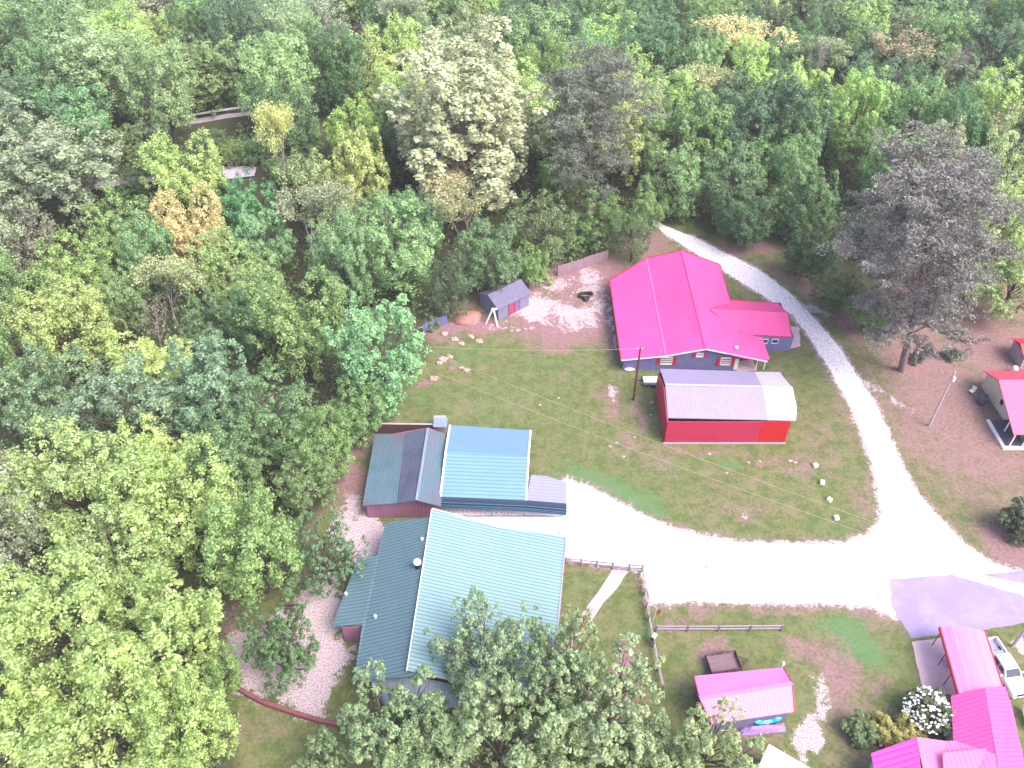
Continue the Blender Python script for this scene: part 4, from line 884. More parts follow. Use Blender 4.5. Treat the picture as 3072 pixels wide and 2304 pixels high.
# rocks and stones
def rocks(name, label, spots, group, seed, cat='rock'):
    rr = random.Random(seed)
    for px, py, s in spots:
        q = P(px, py); o = MB().blob((q.x, q.y, s*.25), (s, s*rr.uniform(.6, .9), s*.5), rr.randint(0, 999), 9, 6, .22).build(name, M['stone'], None)
        tag(o, label, cat, group)
rocks('rock', 'pinkish white stone lying in the stony patch before the slate blue shed', [(1519+a*13+(a*37 % 11), 965+(a*29 % 31), .22+.06*(a % 3)) for a in range(7)]+[(1690+(a*41 % 60), 930+(a*23 % 70), .2+.07*(a % 3)) for a in range(9)], 'stones before the slate blue shed', 5)
rocks('rock', 'pale stone on the rough ground below the garden shed', [(1330+(a*53 % 130), 1000+(a*31 % 38), .3+.1*(a % 3)) for a in range(10)], 'stones below the garden shed', 6)
rocks('rock', 'pale rubble lump on the open lawn left of the lawn', [(1330, 1080, .7), (1350, 1072, .5), (1318, 1090, .5), (1400, 1112, .5), (1385, 1105, .4), (1302, 1138, .6)], 'rubble lumps on the open lawn', 7)
rocks('rock', 'small white stone in the grass near the red barn', [(1675, 1195, .2), (1620, 1215, .2), (1955, 1208, .25), (1952, 1245, .2), (2128, 1362, .18), (2245, 1388, .2), (2278, 1385, .22), (2180, 1420, .2), (2370, 1383, .3), (2385, 1388, .25), (1905, 1312, .2), (1850, 1330, .2), (1830, 1340, .25), (1870, 1370, .2)], 'small white stones near the red barn', 8)
dm = MB().blob((P(1400, 955).x, P(1400, 955).y, -.1), (2.2, 1.6, 1.0), 9, 20, 12, .12).build('dirt_mound', mat('pink_dirt', (.36, .17, .16), .95, .1, .25, 2, bump=.8), None, smooth=True)
tag(dm, 'low mound of reddish dirt left of the slate blue shed', 'mound')

# ================================================================ trees
def quads(cen, nrm, ln, wd, rng):
    n = len(cen); r = rng.normal(size=(n, 3)); t = np.cross(nrm, r); t /= np.linalg.norm(t, axis=1, keepdims=True)+1e-9
    b_ = np.cross(nrm, t); ln = np.asarray(ln).reshape(-1, 1); wd = np.asarray(wd).reshape(-1, 1)
    v = np.stack([cen-t*ln, cen+b_*wd-t*ln*.15, cen+t*ln, cen-b_*wd-t*ln*.15], 1).reshape(-1, 3)
    f = np.arange(4*n).reshape(-1, 4); return v, f
def unit(v): return v/(np.linalg.norm(v, axis=1, keepdims=True)+1e-9)
def crown_mesh(name, pts, nrm, ln, wd, rng, m):
    v, f = quads(pts, unit(nrm), ln, wd, rng)
    me = np_mesh(name, v, f, {'tint': ('FACE', rng.random(len(f)))})
    me.materials.append(m); return me
class Branches:
    def __init__(s): s.m = MB()
    def limb(s, a, b_, r0, r1, bend, rr, n=5, seg=4):
        a = Vector(a); b_ = Vector(b_); pr = a; L = (b_-a).length
        off = Vector((rr.uniform(-1, 1), rr.uniform(-1, 1), rr.uniform(-.2, 1)))*bend*L
        for i in range(1, seg+1):
            t = i/seg; p_ = a.lerp(b_, t)+off*4*t*(1-t)*.5
            s.m.tube(pr, p_, r0+(r1-r0)*(i-1)/seg, r0+(r1-r0)*t, n, cap=False); pr = p_
def leafy(seed, H=14., Rr=5., z0=.10, nl=16, nc=24, per=44, lsz=.148, lobe=.40, clr=.14, plume=1.35, up=1.0, droop=0., fill=.6):
    """broadleaf tree: upward plumes -> clumps -> leaf faces; returns (crown mesh, branches)"""
    rng = np.random.default_rng(seed); rr = random.Random(seed); br = Branches()
    zc = H*(z0+(1-z0)*.5); hz = H*(1-z0)*.5
    C, Nn, L_ = [], [], []
    for i in range(nl):
        t = (i+.5)/nl; z = min(.9, -.80+1.72*t+rr.uniform(-.12, .12)); a = i*2.39996+rr.uniform(-.5, .5); r_ = math.sqrt(max(0, 1-z*z))
        k = rr.uniform(.42, .80); sz = rr.choice((.7, .85, 1., 1., 1.25))*lobe*Rr
        c0 = np.array([k*Rr*r_*math.cos(a), k*Rr*r_*math.sin(a), zc+hz*z*.70-.12*H+.06*H*rr.uniform(-1, 1)])
        ax = np.array([r_*math.cos(a)*.75+rr.uniform(-.25, .25), r_*math.sin(a)*.75+rr.uniform(-.25, .25), up]); ax /= np.linalg.norm(ax)
        q1 = np.cross(ax, [0.3, .9, .1]); q1 /= np.linalg.norm(q1); q2 = np.cross(ax, q1)
        s_ = rng.uniform(-.75, 1.0, nc); th = rng.uniform(0, 2*math.pi, nc); prof = np.sqrt(np.maximum(0, 1-s_**2))*(1-.25*s_)*(fill+(1.08-fill)*rng.random(nc))
        d = (np.cos(th)[:, None]*q1+np.sin(th)[:, None]*q2)
        cc = c0+ax*(s_*sz*plume+sz*.35)[:, None]+d*(prof*sz*.78)[:, None]
        dd_ = unit(d*prof[:, None]+ax*(s_*.8)[:, None]+np.array([0, 0, .25]))
        if droop: cc[:, 2] -= droop*rng.random(nc)*2
        cc[:, 2] = np.maximum(cc[:, 2], .06*H)
        for k_ in range(nc):
            cr = Rr*clr*(.55+.85*rng.random())
            u = unit(rng.normal(size=(per, 3))+dd_[k_]*.7+np.array([0, 0, .4])); rd = cr*rng.random((per, 1))**.45
            C.append(cc[k_]+u*rd*np.array([.95, .95, .95])); Nn.append(u*.8+rng.normal(size=(per, 3))*.45+np.array([0, 0, .45])+dd_[k_]*.25); L_.append(np.full(per, lsz)*(.65+.7*rng.random(per)))
        tip = c0+ax*sz*.9
        br.limb((0, 0, min(c0[2]*.7, H*.45)*rr.uniform(.6, 1)), tip, .022*Rr, .006*Rr, .12, rr)
        for k_ in range(0, nc, 4): br.limb(c0-ax*sz*.2, cc[k_], .008*Rr, .003*Rr, .1, rr, 4, 2)
    br.limb((0, 0, -.3), (rr.uniform(-.3, .3), rr.uniform(-.3, .3), zc+hz*.3), .045*Rr+.06, .014*Rr, .03, rr, 8, 6)
    C = np.concatenate(C); Nn = np.concatenate(Nn); L_ = np.concatenate(L_)
    C[:, 2] *= H/np.percentile(C[:, 2], 99.5)
    return crown_mesh('crown', C, Nn, L_, L_*.62, rng, LEAF), br
def twiggy(seed, H=13., Rr=4.5, leaves=1500, lsz=.16, depth=5):
    """thinly leaved tree with its fine pale branches showing"""
    rng = np.random.default_rng(seed); rr = random.Random(seed); br = Branches(); tips = []
    def grow(p, d, L, r_, k):
        e = p+d*L; br.limb(p, e, r_, r_*.62, .06, rr, 5 if k < 3 else 3, 2)
        if k >= 2: tips.append(e); tips.append(p.lerp(e, .5))
        if k >= depth: return
        n = 4 if k == 0 else rr.choice((2, 3, 3))
        for _ in range(n):
            nd = (d+Vector((rr.uniform(-1, 1), rr.uniform(-1, 1), rr.uniform(-.15, .75)))*.75).normalized()
            grow(e, nd, L*rr.uniform(.58, .82), r_*.6, k+1)
    grow(Vector((0, 0, -.2)), Vector((0, 0, 1)), H*.36, .03*Rr+.05, 0)
    T = np.array([tuple(t) for t in tips]); mxr = np.abs(T[:, :2]).max(); 
    sc_ = Rr/mxr
    for i, v in enumerate(br.m.v):
        br.m.v[i] = (v[0]*sc_, v[1]*sc_, v[2]*H/T[:, 2].max())
    T = T*np.array([sc_, sc_, H/T[:, 2].max()])
    idx = rng.integers(0, len(T), leaves); C = T[idx]+rng.normal(size=(leaves, 3))*.32
    L_ = lsz*(.6+.7*rng.random(leaves))
    return crown_mesh('crown', C, rng.normal(size=(leaves, 3))+np.array([0, 0, .8]), L_, L_*.6, rng, LEAF), br
def pine(seed, H=26., Rr=7., z0=.22, nb=58, shape=1.):
    rng = np.random.default_rng(seed); rr = random.Random(seed); br = Branches(); C, Nn, L_ = [], [], []
    br.limb((0, 0, -.3), (rr.uniform(-.5, .5), rr.uniform(-.5, .5), H*.96), .40, .07, .015, rr, 9, 9)
    for i in range(nb):
        t = (i+.5)/nb; z = H*(z0+(1-z0)*t**.85); a = i*2.39996+rr.uniform(-.5, .5)
        L = Rr*rr.choice((.7, 1, 1, 1.15))*(math.sin(math.pi*min(1, (.22+.78*(1-t)))**.9)*.5+.62*(1-t)**.6+.12)*rr.uniform(.65, 1.1)
        e = Vector((L*math.cos(a), L*math.sin(a), z+L*rr.uniform(.05, .35)))
        br.limb((0, 0, z-.3), e, .10*(1-t)+.04, .025, .06, rr, 5, 4)
        nt_ = int(5+L*2.6)
        for j in range(nt_):
            s_ = 1-.55*rr.random()**1.6; c = Vector((0, 0, z)).lerp(e, s_)
            c = np.array([c.x, c.y, c.z])+rng.normal(size=3)*np.array([.11*L+.2, .11*L+.2, .35])
            br.limb(Vector((0, 0, z)).lerp(e, max(.3, s_-.15)), c, .03, .015, .05, rr, 3, 1)
            n = 60; u = unit(rng.normal(size=(n, 3))+np.array([0, 0, .7])); rc = .60*(.7+.6*rng.random())
            p = c+u*rc*rng.random((n, 1))**.5*np.array([1.15, 1.15, .6]); C.append(p)
            Nn.append(np.cross(u, rng.normal(size=(n, 3)))+np.array([0, 0, .5])); L_.append(np.full(n, .17)*(.7+.6*rng.random(n)))
    C = np.concatenate(C); Nn = np.concatenate(Nn); L_ = np.concatenate(L_)
    return crown_mesh('crown', C, Nn, L_, L_*.30, rng, NEEDLE), br
def branch_mesh(br, m):
    me = bpy.data.meshes.new('trunk'); me.from_pydata(br.m.v, [], br.m.f); me.materials.append(m)
    me.polygons.foreach_set('use_smooth', [True]*len(me.polygons)); me.update(); return me
PROTO = {}
def proto(key, gen, m, H, Rr):
    c, b_ = gen; PROTO[key] = (c, branch_mesh(b_, m), H, Rr)
proto('round', leafy(11, 14, 5.0, nl=17), BARK, 14, 5.4)
proto('round2', leafy(12, 15, 5.2, nl=20, lobe=.36, clr=.13), BARK, 15, 5.6)
proto('broad', leafy(13, 14, 6.2, nl=22, lobe=.34, plume=1.1, clr=.12, per=48), BARK, 14, 6.6)
proto('tall', leafy(14, 19, 4.8, nl=20, lobe=.38, plume=1.7), BARK, 19, 5.2)
proto('lumpy', leafy(15, 14, 5.2, nl=14, nc=30, lobe=.44, per=48), BARK, 14, 5.6)
proto('loose', leafy(16, 15, 5.4, nl=20, nc=16, per=26, lobe=.38, fill=.4), BARK, 15, 5.8)
proto('maple', leafy(17, 15, 5.6, nl=24, nc=22, per=46, lsz=.155, lobe=.33, clr=.10, plume=1.15), BARK, 15, 6.0)
proto('poplar', leafy(18, 28, 7.4, .05, nl=46, nc=32, per=36, lsz=.19, lobe=.27, clr=.08, plume=1.5, up=1.3), BARKP, 28, 7.8)
proto('open', leafy(19, 14, 6.6, nl=24, nc=13, per=30, lsz=.18, lobe=.36, clr=.075, plume=1.4, fill=.25), BARK, 14, 7.2)
proto('sparse', leafy(31, 14, 6.6, nl=26, nc=19, per=34, lsz=.16, lobe=.36, clr=.085, plume=1.6, up=1.2, fill=.25), BARK, 14, 7.4)
proto('open2', leafy(20, 13, 6.4, nl=24, nc=16, per=32, lsz=.18, lobe=.34, clr=.08, plume=1.3, fill=.3), BARK, 13, 7.0)
proto('weep', leafy(21, 18, 6.0, nl=22, nc=26, per=44, lobe=.36, clr=.12, droop=1.6), BARK, 18, 6.4)
proto('twig', twiggy(22, 13, 4.8, 2600, .16), TWIG, 13, 4.8)
proto('twig2', twiggy(23, 14, 5.2, 5200, .17), TWIG, 14, 5.2)
proto('bare', twiggy(24, 15, 4.2, 260, .12), TWIG, 15, 4.2)
proto('pine', pine(25), BARKP, 26, 7)
proto('pine2', pine(26, 26, 7, .38, 42), BARKP, 26, 7)
proto('bush', leafy(27, 3.0, 1.6, .02, 10, 22, 40, .085, lobe=.45, clr=.18, plume=1), BARK, 3, 1.7)
proto('bush2', leafy(28, 2.6, 1.8, .02, 12, 22, 40, .09, lobe=.42, clr=.15, plume=1), BARK, 2.6, 1.9)
KF = 1.0   # display colour -> leaf base colour
def tree(kind, base, H, Rr, rgb, label, group=None, name='tree', cat='tree', rz=None, trunk_col=None, kf=None):
    cm_, tm_, h0, r0 = PROTO[kind]
    t = thing(name, label, cat, tuple(base), group, rz if rz is not None else random.uniform(0, 6.28))
    t.scale = (Rr/r0, Rr/r0*random.uniform(.92, 1.08), H/h0)
    c = bpy.data.objects.new('crown', cm_); col.objects.link(c); c.parent = t
    q = srgb(*rgb); k = kf or KF; c.color = (q[0]*k*1.03, q[1]*k*1.02, q[2]*k*.88, 1)
    b_ = bpy.data.objects.new('trunk', tm_); col.objects.link(b_); b_.parent = t
    return t
random.seed(77)
GRN, LIM, SAG, CRM, BLU, DRK, OLV, YEL = (112, 150, 88), (158, 188, 98), (140, 160, 122), (205, 205, 165), (98, 148, 112), (70, 105, 64), (140, 155, 98), (196, 182, 108)
PNE, MAU, MID = (128, 132, 128), (165, 145, 150), (128, 165, 95)
T = [  # crown centre in the full view, half width px, height m, kind, colour, name, label
 (110, 1330, 175, 16, 'broad', (152, 182, 98), 'big yellow-green tree at the left edge, lower of the leafy giants'),
 (330, 1385, 165, 15, 'maple', (150, 180, 94), 'yellow-green tree left of the pale gravel, tips reaching toward it'),
 (200, 1540, 165, 14, 'lumpy', (156, 186, 98), 'yellow-green tree cut by the bottom edge near the left corner'),
 (400, 1560, 115, 13, 'broad', (150, 182, 92), 'yellow-green tree beside the shaded lawn at the bottom left'),
 (40, 1580, 110, 12, 'round', (160, 190, 90), 'lime tree in the bottom left corner of the photo'),
 (540, 1170, 125, 14, 'broad', (128, 165, 88), 'full green tree reaching toward the left side of the green house'),
 (695, 1185, 92, 10, 'open', (96, 138, 92), 'darker open branched tree overhanging the left corner of the green roof'),
 (598, 1385, 98, 9, 'open2', (92, 132, 80), 'dark green open tree leaning over the pale gravel'),
 (370, 1085, 130, 15, 'lumpy', (155, 185, 100), 'pale yellow-green tree in the lower left wood above the leafy giants'),
 (150, 1040, 150, 15, 'broad', (152, 180, 105), 'broad pale green tree near the left edge at mid height'),
 (260, 1200, 120, 13, 'round2', (150, 180, 108), 'soft green tree between the lower left giants'),
 (480, 990, 85, 14, 'tall', (110, 148, 92), 'narrow green tree standing in the dip of the lower left wood'),
 (600, 905, 105, 14, 'round2', (106, 146, 92), 'mid green tree above the brown shed'),
 (690, 960, 70, 11, 'lumpy', (120, 158, 82), 'small bright green tree next to the brown shed'),
 (445, 840, 115, 15, 'maple', (118, 156, 122), 'blue-green broad tree in the middle of the left wood'),
 (270, 880, 110, 14, 'round', (128, 158, 126), 'greyish blue-green tree left of the middle of the wood'),
 (80, 850, 105, 14, 'round2', (118, 152, 110), 'dull green tree at the left edge at mid height'),
 (820, 750, 110, 15, 'maple', (122, 178, 122), 'bright fresh maple with starry leaf tufts beside the open lawn'),
 (855, 530, 100, 16, 'round2', (132, 176, 112), 'fresh green tree behind the starry maple'),
 (740, 560, 80, 15, 'broad', (120, 165, 110), 'green tree left of and behind the fresh green one by the maple'),
 (650, 700, 100, 16, 'lumpy', (128, 162, 90), 'tall green tree immediately left of the starry maple'),
 (545, 630, 70, 14, 'tall', (140, 172, 98), 'slim yellow-green tree in the centre of the left wood'),
 (355, 615, 85, 12, 'twig2', (168, 182, 128), 'thin pale tree with bare twigs in the left wood'),
 (330, 700, 65, 11, 'bare', (160, 165, 120), 'bare grey branched tree in the heart of the left wood'),
 (130, 700, 115, 14, 'broad', (158, 182, 98), 'yellow-green tree low at the left edge above the dull green ones'),
 (150, 590, 85, 13, 'round', (140, 175, 85), 'lime tree near the left edge under the grey-green giant'),
 (410, 492, 74, 15, 'lumpy', (204, 190, 128), 'tan yellow tree standing out in the left wood'),
 (535, 440, 58, 12, 'round', (88, 160, 102), 'emerald green tree right of the tan yellow tree'),
 (570, 520, 75, 12, 'maple', (122, 170, 118), 'blue-green tree below the emerald tree'),
 (240, 490, 85, 13, 'round2', (136, 170, 96), 'green tree left of the tan yellow tree'),
 (395, 375, 85, 15, 'lumpy', (165, 194, 105), 'bright yellow-green tree below the far guardrail'),
 (600, 300, 60, 17, 'twig2', (182, 192, 112), 'slender yellowish tree right of the guardrail'),
 (105, 330, 130, 21, 'tall', (146, 165, 134), 'large grey-green tree at the left edge in the upper wood'),
 (60, 520, 70, 13, 'loose', (148, 150, 136), 'thin greyish tree at the left edge below the grey-green giant'),
 (210, 120, 105, 20, 'tall', (150, 178, 128), 'pale green tall tree at the upper left'),
 (340, 175, 95, 18, 'broad', (140, 172, 116), 'pale green tree above the guardrail'),
 (80, 75, 85, 15, 'twig2', (172, 176, 150), 'faint pale tree in the top left corner'),
 (470, 70, 80, 15, 'lumpy', (150, 190, 95), 'lime tree at the top left of centre'),
 (590, 160, 100, 16, 'broad', (142, 182, 116), 'soft green tree above the right end of the guardrail'),
 (755, 85, 80, 15, 'bare', (170, 165, 150), 'bare grey tree in a dark gap near the top'),
 (700, 20, 70, 14, 'round', (110, 130, 96), 'dull green tree at the top edge left of the cream tree'),
 (760, 275, 70, 14, 'round2', (152, 192, 82), 'vivid lime tree touching the left side of the cream tree'),
 (690, 400, 80, 14, 'loose', (154, 176, 112), 'loose yellow-green tree below the vivid lime one'),
 (1000, 240, 196, 31, 'poplar', (186, 194, 160), 'giant cream coloured tree towering over the wood'),
 (950, 400, 110, 13, 'twig2', (196, 186, 150), 'twiggy beige tree at the foot of the giant cream tree'),
 (1150, 90, 105, 17, 'broad', (128, 168, 108), 'green tree behind the giant cream tree'),
 (1330, 88, 75, 14, 'round', (165, 205, 105), 'bright lime tree above the grey pine'),
 (1210, 370, 55, 10, 'lumpy', (126, 176, 72), 'small vivid green tree between the cream tree and the grey pine'),
 (1180, 480, 80, 12, 'loose', (112, 138, 86), 'dull green tree behind the board fence'),
 (1300, 462, 62, 10, 'round2', (104, 142, 72), 'green tree in front of the grey pine beside the road end'),
 (1060, 545, 80, 12, 'broad', (104, 142, 94), 'dark green tree hanging over the slate blue shed'),
 (970, 610, 55, 10, 'loose', (88, 122, 84), 'dark small tree between the starry maple and the slate blue shed'),
 (1000, 470, 75, 14, 'twig', (160, 168, 118), 'thin yellowish tree under the beige twiggy tree'),
 (1465, 380, 68, 12, 'round', (130, 172, 108), 'soft green tree right of the grey pine'),
 (1580, 370, 75, 14, 'round2', (112, 150, 100), 'green tree above the bend of the white drive'),
 (1610, 460, 75, 9, 'broad', (88, 128, 82), 'dark green spreading tree at the top of the drive'),
 (1700, 330, 80, 14, 'lumpy', (112, 160, 92), 'green tree right of the bend of the drive'),
 (1640, 110, 110, 15, 'twig2', (205, 202, 140), 'pale yellow twiggy tree in the upper right wood'),
 (1545, 200, 75, 14, 'twig2', (172, 178, 126), 'greyish yellow twiggy tree left of the dead tree'),
 (1753, 150, 42, 17, 'bare', (170, 165, 150), 'dead lilac tree with tall bare trunk in the upper right'),
 (1830, 225, 68, 13, 'round2', (160, 194, 86), 'bright yellow-green tree right of the dead lilac tree'),
 (1860, 310, 60, 12, 'round', (110, 150, 74), 'deep green tree behind the big pine'),
 (1740, 430, 75, 12, 'maple', (102, 144, 86), 'dark green tree left of the big pine'),
 (1760, 540, 60, 8, 'round', (80, 118, 66), 'dark bushy tree at the roadside left of the big pine'),
 (1860, 100, 55, 13, 'round', (104, 144, 100), 'blue-green tree at the top right'),
 (1960, 40, 65, 13, 'tall', (116, 150, 104), 'grey-green tree at the top edge right of centre'),
 (2080, 55, 75, 14, 'round2', (92, 132, 98), 'dark blue-green tree at the top edge near the right corner'),
 (2175, 110, 75, 15, 'round', (108, 146, 104), 'blue-green tree in the top right corner'),
 (1950, 125, 75, 13, 'twig', (178, 166, 130), 'reddish tan twiggy tree in the upper right wood'),
 (2050, 140, 50, 12, 'bare', (170, 165, 150), 'bare lilac tree next to the reddish tan one'),
 (2110, 200, 65, 13, 'round', (134, 158, 122), 'sage green tree above the right edge willow'),
 (2000, 230, 65, 12, 'loose', (140, 165, 100), 'thin green tree right of the bright yellow-green tree'),
 (2160, 300, 60, 13, 'twig2', (160, 168, 120), 'thin tan green tree near the right edge in the upper wood'),
 (2175, 470, 85, 20, 'weep', (170, 195, 122), 'light green weeping tree at the right edge, lower of the two'),
 (1880, 660, 62, 7, 'round2', (92, 130, 76), 'low dark green tree between the road and the big pine trunk'),
 (1810, 620, 50, 7, 'round', (84, 120, 70), 'low dark shrub-like tree at the roadside bend'),
 (1050, 1400, 130, 13, 'sparse', (132, 160, 120), 'open leaved tree whose top covers the mint roof'),
 (830, 1570, 140, 11, 'open2', (128, 158, 110), 'open leaved tree in front of the pale rear lean-to roof'),
 (1310, 1545, 170, 11, 'open2', (142, 166, 120), 'sage green tree at the bottom centre below the rail fence'),
 (1080, 1600, 180, 12, 'open2', (136, 162, 112), 'sage green tree at the bottom edge in front of the green house'),
 (1530, 1610, 110, 10, 'open2', (150, 172, 118), 'pale sage tree at the bottom edge touching the pink roofed shed'),
 (1215, 1430, 125, 12, 'sparse', (128, 158, 108), 'open leaved tree over the right corner of the mint roof'),
 (1220, 1640, 110, 8, 'broad', (138, 164, 112), 'low bushy tree at the bottom edge right of centre'),
 (1420, 1650, 90, 7, 'lumpy', (140, 166, 112), 'low tree at the bottom edge left of the white camper'),
 (700, 1640, 70, 7, 'open2', (130, 160, 108), 'small leafy tree at the bottom edge beside the shaded lawn'),
 (2075, 400, 62, 17, 'twig2', (160, 148, 156), 'dull lilac tree standing behind the right side of the big pine'),
 (2195, 350, 85, 19, 'weep', (166, 192, 128), 'pale green weeping tree at the right edge, upper of the two'),
 (2205, 590, 75, 13, 'tall', (160, 186, 120), 'pale green upright tree at the right edge behind the cottage'),
 (2105, 590, 62, 12, 'loose', (140, 160, 112), 'thin olive tree just right of the big pine trunk'),
 (1400, 452, 48, 8, 'lumpy', (120, 156, 84), 'small tree hiding the far end of the white drive'),
 (655, 1035, 62, 9, 'round', (116, 150, 92), 'small green tree beside the reddish soil below the brown shed'),
 (440, 690, 70, 11, 'round2', (110, 146, 92), 'green tree right of the bare grey branched tree in the left wood'),
 (265, 640, 60, 11, 'lumpy', (126, 160, 96), 'green tree left of the thin pale tree in the left wood'),
 (480, 560, 60, 13, 'round', (150, 182, 106), 'yellow-green tree below and right of the tan yellow tree'),
 (1222, 498, 50, 7, 'round2', (110, 148, 74), 'low green tree leaning over the gap in the board fence'),
 (1370, 500, 50, 9, 'loose', (96, 132, 76), 'green tree between the long board fence and the start of the drive'),
 (1150, 560, 40, 7, 'round', (122, 168, 84), 'small fresh green tree behind the slate blue shed'),
 (770, 880, 60, 9, 'round', (112, 156, 88), 'small leafy tree above the dark board wall'),
 (455, 1450, 60, 9, 'round', (120, 158, 78), 'green tree beside the left end of the retaining wall'),
 (1440, 220, 60, 13, 'round', (128, 168, 100), 'small green tree behind and right of the grey pine'),
 (2090, 270, 55, 13, 'loose', (150, 170, 110), 'olive green tree behind the top of the big pine'),
 (930, 1640, 110, 9, 'broad', (132, 160, 110), 'low bushy tree at the bottom edge left of centre'),
]
placed = []
def crown_base(vx, vy, H, hf=.62):
    zb = 0.
    for _ in range(30):
        p_ = P(vx*VW, vy*VW, zb+H*hf); zb += .35*(float(gz(p_.x, p_.y))-zb)
    return Vector((p_.x, p_.y, zb))
for vx, vy, hw, H, kind, rgb, lab in T:
    b_ = crown_base(vx, vy, H); zc = PX((b_.x, b_.y, b_.z+H*.62))[2]; Rr = hw*VW*zc/F_PX
    tree(kind, b_, H, Rr, rgb, lab); placed.append((b_.x, b_.y, Rr, H))
# pines (placed by their trunks)
q = P(2703, 1112); pn1 = tree('pine', q, 30, 8.7, (126, 124, 126), 'big grey-purple pine with thick bare trunk beside the white drive', name='pine_tree', cat='pine tree', rz=1.0); pn1.rotation_euler = (R(3), R(-10), 0); placed.append((q.x, q.y, 7, 30))
q = P(2620, 950); tree('pine2', q, 27, 8.5, (120, 126, 118), 'second grey pine standing just behind the thick trunked pine', name='pine_tree', cat='pine tree', rz=2.2); placed.append((q.x, q.y, 6, 28))
q = P(1740, 830); q = Vector((14.0, 121, 0)); tree('pine', crown_base(1280, 270, 27), 27, 8.0, (112, 124, 112), 'lone grey-green pine right of the giant cream tree', name='pine_tree', cat='pine tree', rz=3.); c_ = crown_base(1280, 270, 27); placed.append((c_.x, c_.y, 7, 27))
# bushes
def bush(kind, px, py, H, Rr, rgb, label, **k):
    q = P(px, py); tree(kind, q, H, Rr, rgb, label, name='bush', cat='bush', **k)
bush('bush2', 2570, 2205, 2.0, 1.7, (112, 138, 90), 'loose green bush left of the golden shrubs')
bush('bush', 2650, 2205, 1.9, 1.5, (192, 190, 88), 'left one of the two golden round shrubs', kf=.8)
bush('bush', 2725, 2188, 2.0, 1.6, (186, 182, 80), 'right one of the two golden round shrubs', kf=.8)
bush('bush2', 3045, 1600, 4.0, 2.6, (96, 110, 84), 'dark olive bush cut by the right edge beside the white drive')
bush('bush', 2745, 1085, 1.6, 1.0, (100, 118, 98), 'small dark bush at the foot of the big pine')
bush('bush', 2850, 1075, 1.5, 1.2, (100, 110, 98), 'small greyish bush right of the big pine foot')
bush('bush2', 3078, 1330, 2.0, 1.0, (120, 140, 70), 'small green bush at the porch of the cream cottage')
bush('bush', 1628, 850, 2.6, 1.4, (140, 175, 85), 'lime bush filling the gap in the board fence')
bush('bush', 1300, 985, 1.8, 1.1, (110, 140, 90), 'small green bush between panel fence and slate blue shed')
# white flowering bush
q = P(2768, 2160); wb_ = tree('bush2', q, 3.4, 2.2, (96, 112, 78), 'white flowering bush covered in blossom clusters beside the pink carport', name='flowering_bush', cat='bush', rz=.5)
rng = np.random.default_rng(5); fc = MB()
for i in range(330):
    d = rng.normal(size=3); d[2] = abs(d[2])*.9-.1; d /= np.linalg.norm(d); k = .72+.38*rng.random()
    fc.blob((q.x+d[0]*2.15*k, q.y+d[1]*2.1*k, 1.6+d[2]*1.8*k), (.10+.09*rng.random(), .08+.05*rng.random(), .07), i, 7, 5, .25)
fo = fc.build('blossoms', mat('white_blossom', (.82, .82, .78), .8, .2, .08, 5), None)
fo.data.transform(Matrix.Translation(-Vector(q))); fo.parent = wb_
fo.matrix_parent_inverse = Matrix.LocRotScale(None, wb_.rotation_euler, wb_.scale).inverted(); fo['kind'] = 'stuff'

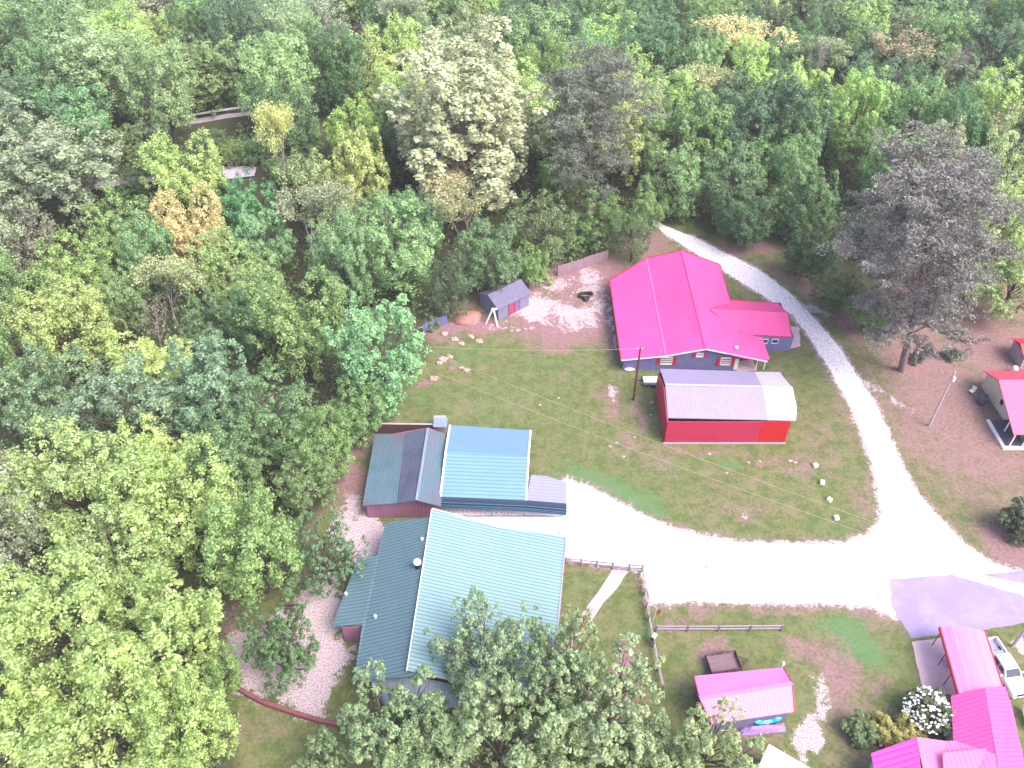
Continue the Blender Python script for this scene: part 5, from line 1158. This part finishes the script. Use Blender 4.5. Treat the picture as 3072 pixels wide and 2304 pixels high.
# ---------------------------------------------------------------- the rest of the wood
KEEP = [(420, 262, 105, 14), (520, 372, 24, 10)]   # windows in the canopy (full view): cx, cy, half w, half h
def in_yard(x, y, grow=0):
    c_ = in_poly(np.array([x]), np.array([y]), YARD)[0]
    return bool(c_)
REG = [('upper left', 'in the upper left of the wood'), ('upper middle', 'in the upper middle of the wood'), ('upper right', 'in the upper right of the wood'), ('lower left', 'in the left part of the wood'), ('mid', 'at the edge of the wood above the yard')]
PAL = {'mid green': [(122, 164, 98), (132, 172, 104), (116, 160, 104), (128, 160, 90)], 'yellow-green': [(160, 194, 102), (172, 200, 110)], 'dark green': [(92, 130, 84), (98, 138, 96)], 'greyish green': [(152, 172, 132), (160, 172, 140)]}
rr = random.Random(42); cnt = 0
step = 8.3
for iy in range(30):
    for ix in range(42):
        x = -158+ix*step+rr.uniform(-2.4, 2.4)+(iy % 2)*3.8; y = 34+iy*step+rr.uniform(-2.4, 2.4)
        if in_yard(x, y): continue
        z = float(gz(x, y)); H = rr.uniform(11, 16.5)+(2 if y > 130 else 0); Rr = rr.uniform(4.3, 6.2)+(0.9 if y > 120 else 0)+(1.4 if y > 190 else 0)
        px, py, zc = PX((x, y, z+H*.62)); px /= VW; py /= VW; hw = Rr*F_PX/zc/VW
        if px < -hw or px > 2212+hw or py < -1.2*hw or py > 1659+hw: continue
        if any((x-a)**2+(y-b_)**2 < (r_*.72+Rr*.35)**2 for a, b_, r_, _ in placed): continue
        if any(abs(px-a) < hw+ww_ and abs(py-b_) < hw*1.1+hh_ for a, b_, ww_, hh_ in KEEP):
            H = rr.uniform(3.5, 5.5); Rr = rr.uniform(2.4, 3.2)
            px, py, zc = PX((x, y, z+H*.55)); px /= VW; py /= VW; hw = Rr*F_PX/zc/VW
            if any(abs(px-a) < hw*.8+ww_ and abs(py-b_) < hw*.9+hh_ for a, b_, ww_, hh_ in KEEP): continue
        # do not hang over the yard edge
        if any(in_yard(x+dx*Rr*.75, y+dy*Rr*.75) for dx, dy in ((1, 0), (-1, 0), (0, 1), (0, -1))): 
            Rr *= .6; H *= .7
            if any(in_yard(x+dx*Rr*.8, y+dy*Rr*.8) for dx, dy in ((1, 0), (-1, 0), (0, 1), (0, -1))): continue
        if x > 40 and y < 110 and rr.random() < .6: continue
        if len(placed) > 284: continue
        cn = rr.choice(['mid green']*4+['yellow-green']*3+['dark green']*3+['greyish green']*2)
        kind = {'greyish green': rr.choice(['loose', 'twig2', 'round2'])}.get(cn, rr.choice(['round', 'round2', 'broad', 'lumpy', 'tall', 'loose', 'maple']))
        if kind == 'tall': H *= 1.15
        g = 0 if (py < 520 and px < 800) else 1 if (py < 520 and px < 1480) else 2 if px >= 1480 else 3 if px < 760 else 4
        c = rr.choice(PAL[cn]); c = tuple(max(30, min(235, v+rr.randint(-8, 8))) for v in c)
        tree(kind, Vector((x, y, z)), H, Rr, c, f'plain {cn} tree {REG[g][1]}', f'{cn} trees {REG[g][1]}')
        placed.append((x, y, Rr, H)); cnt += 1
print('trees', len(placed), 'filler', cnt)
rr = random.Random(8)
for k in range(34):
    vx, vy = rr.uniform(240, 680), rr.uniform(292, 440); H = rr.uniform(3.5, 6.5); Rr = rr.uniform(2.6, 3.8)
    b_ = crown_base(vx, vy, H, .55); hw = Rr*F_PX/PX((b_.x, b_.y, b_.z+H*.55))[2]/VW
    if any(abs(vx-a) < hw*.85+ww_ and abs(vy-c2_) < hw*.85+hh_ for a, c2_, ww_, hh_ in KEEP): continue
    if any((b_.x-a)**2+(b_.y-c2_)**2 < 6 for a, c2_, _, _ in placed): continue
    c = rr.choice([(92, 132, 80), (104, 146, 88), (128, 160, 92)])
    tree(rr.choice(['round', 'lumpy', 'round2']), b_, H, Rr, c, 'low bushy tree on the bank below the far guardrail', 'low bushy trees below the far guardrail'); placed.append((b_.x, b_.y, Rr, H))
# undergrowth: leaf mass on the floor of the wood
rng = np.random.default_rng(9); n = 24000
x = rng.uniform(-160, 160, n); y = rng.uniform(28, 250, n)
px_, py_, zc_ = [], [], []
ok = ~in_poly(x, y, YARD)
cxs, cys = x[ok], y[ok]; czs = gz(cxs, cys)
zcs = cys*cd-(czs-CAM_H)*sd; uu = 1536+F_PX*cxs/zcs
vis = (uu > -150) & (uu < 3250); 
road = [tuple(P(q[0], q[1], 9)[:2]) for q in ((120, 550), (350, 515), (800, 470), (800, 590), (350, 600), (120, 640))]
road2 = [tuple(P(q[0], q[1], 9)[:2]) for q in ((300, 385), (700, 322), (900, 300), (900, 400), (700, 400), (300, 470))]
vis &= ~in_poly(cxs, cys, road) & ~in_poly(cxs, cys, road2)
vis &= ~((cxs > 46) & (cys < 108) & (rng.random(len(cxs)) < .8))
cxs, cys, czs = cxs[vis], cys[vis], czs[vis]; per = 17; m_ = len(cxs)
u = unit(rng.normal(size=(m_*per, 3))+np.array([0, 0, .6]))
rad = np.repeat(rng.uniform(.8, 2.6, m_), per)[:, None]
C = np.repeat(np.stack([cxs, cys, czs+.3], 1), per, 0)+u*rad*rng.random((m_*per, 1))**.4*np.array([1, 1, .85])
C[:, 2] = np.maximum(C[:, 2], np.repeat(czs, per)+.03)
L_ = .26*(.6+.8*rng.random(len(C)))
ume = crown_mesh('undergrowth', C, u+rng.normal(size=u.shape)*.4, L_, L_*.6, rng, LEAF)
uo = bpy.data.objects.new('undergrowth', ume); col.objects.link(uo); q = srgb(112, 142, 84); uo.color = (q[0]*KF, q[1]*KF, q[2]*KF, 1)
tag(uo, 'dense low brush and saplings covering the floor of the wood', 'undergrowth', kind='stuff')

# ---------------------------------------------------------------- air
hm = bpy.data.materials.new('haze'); hm.use_nodes = True; nt = hm.node_tree; nt.nodes.remove(nt.nodes['Principled BSDF'])
pv = N(nt, 'ShaderNodeVolumePrincipled'); pv.inputs['Color'].default_value = (.86, .86, .90, 1); pv.inputs['Density'].default_value = .0003
nt.links.new(pv.outputs[0], nt.nodes['Material Output'].inputs['Volume'])
o = MB().box((0, 600, 43), (2300, 2300, 90)).build('haze', hm, None); tag(o, kind='stuff')
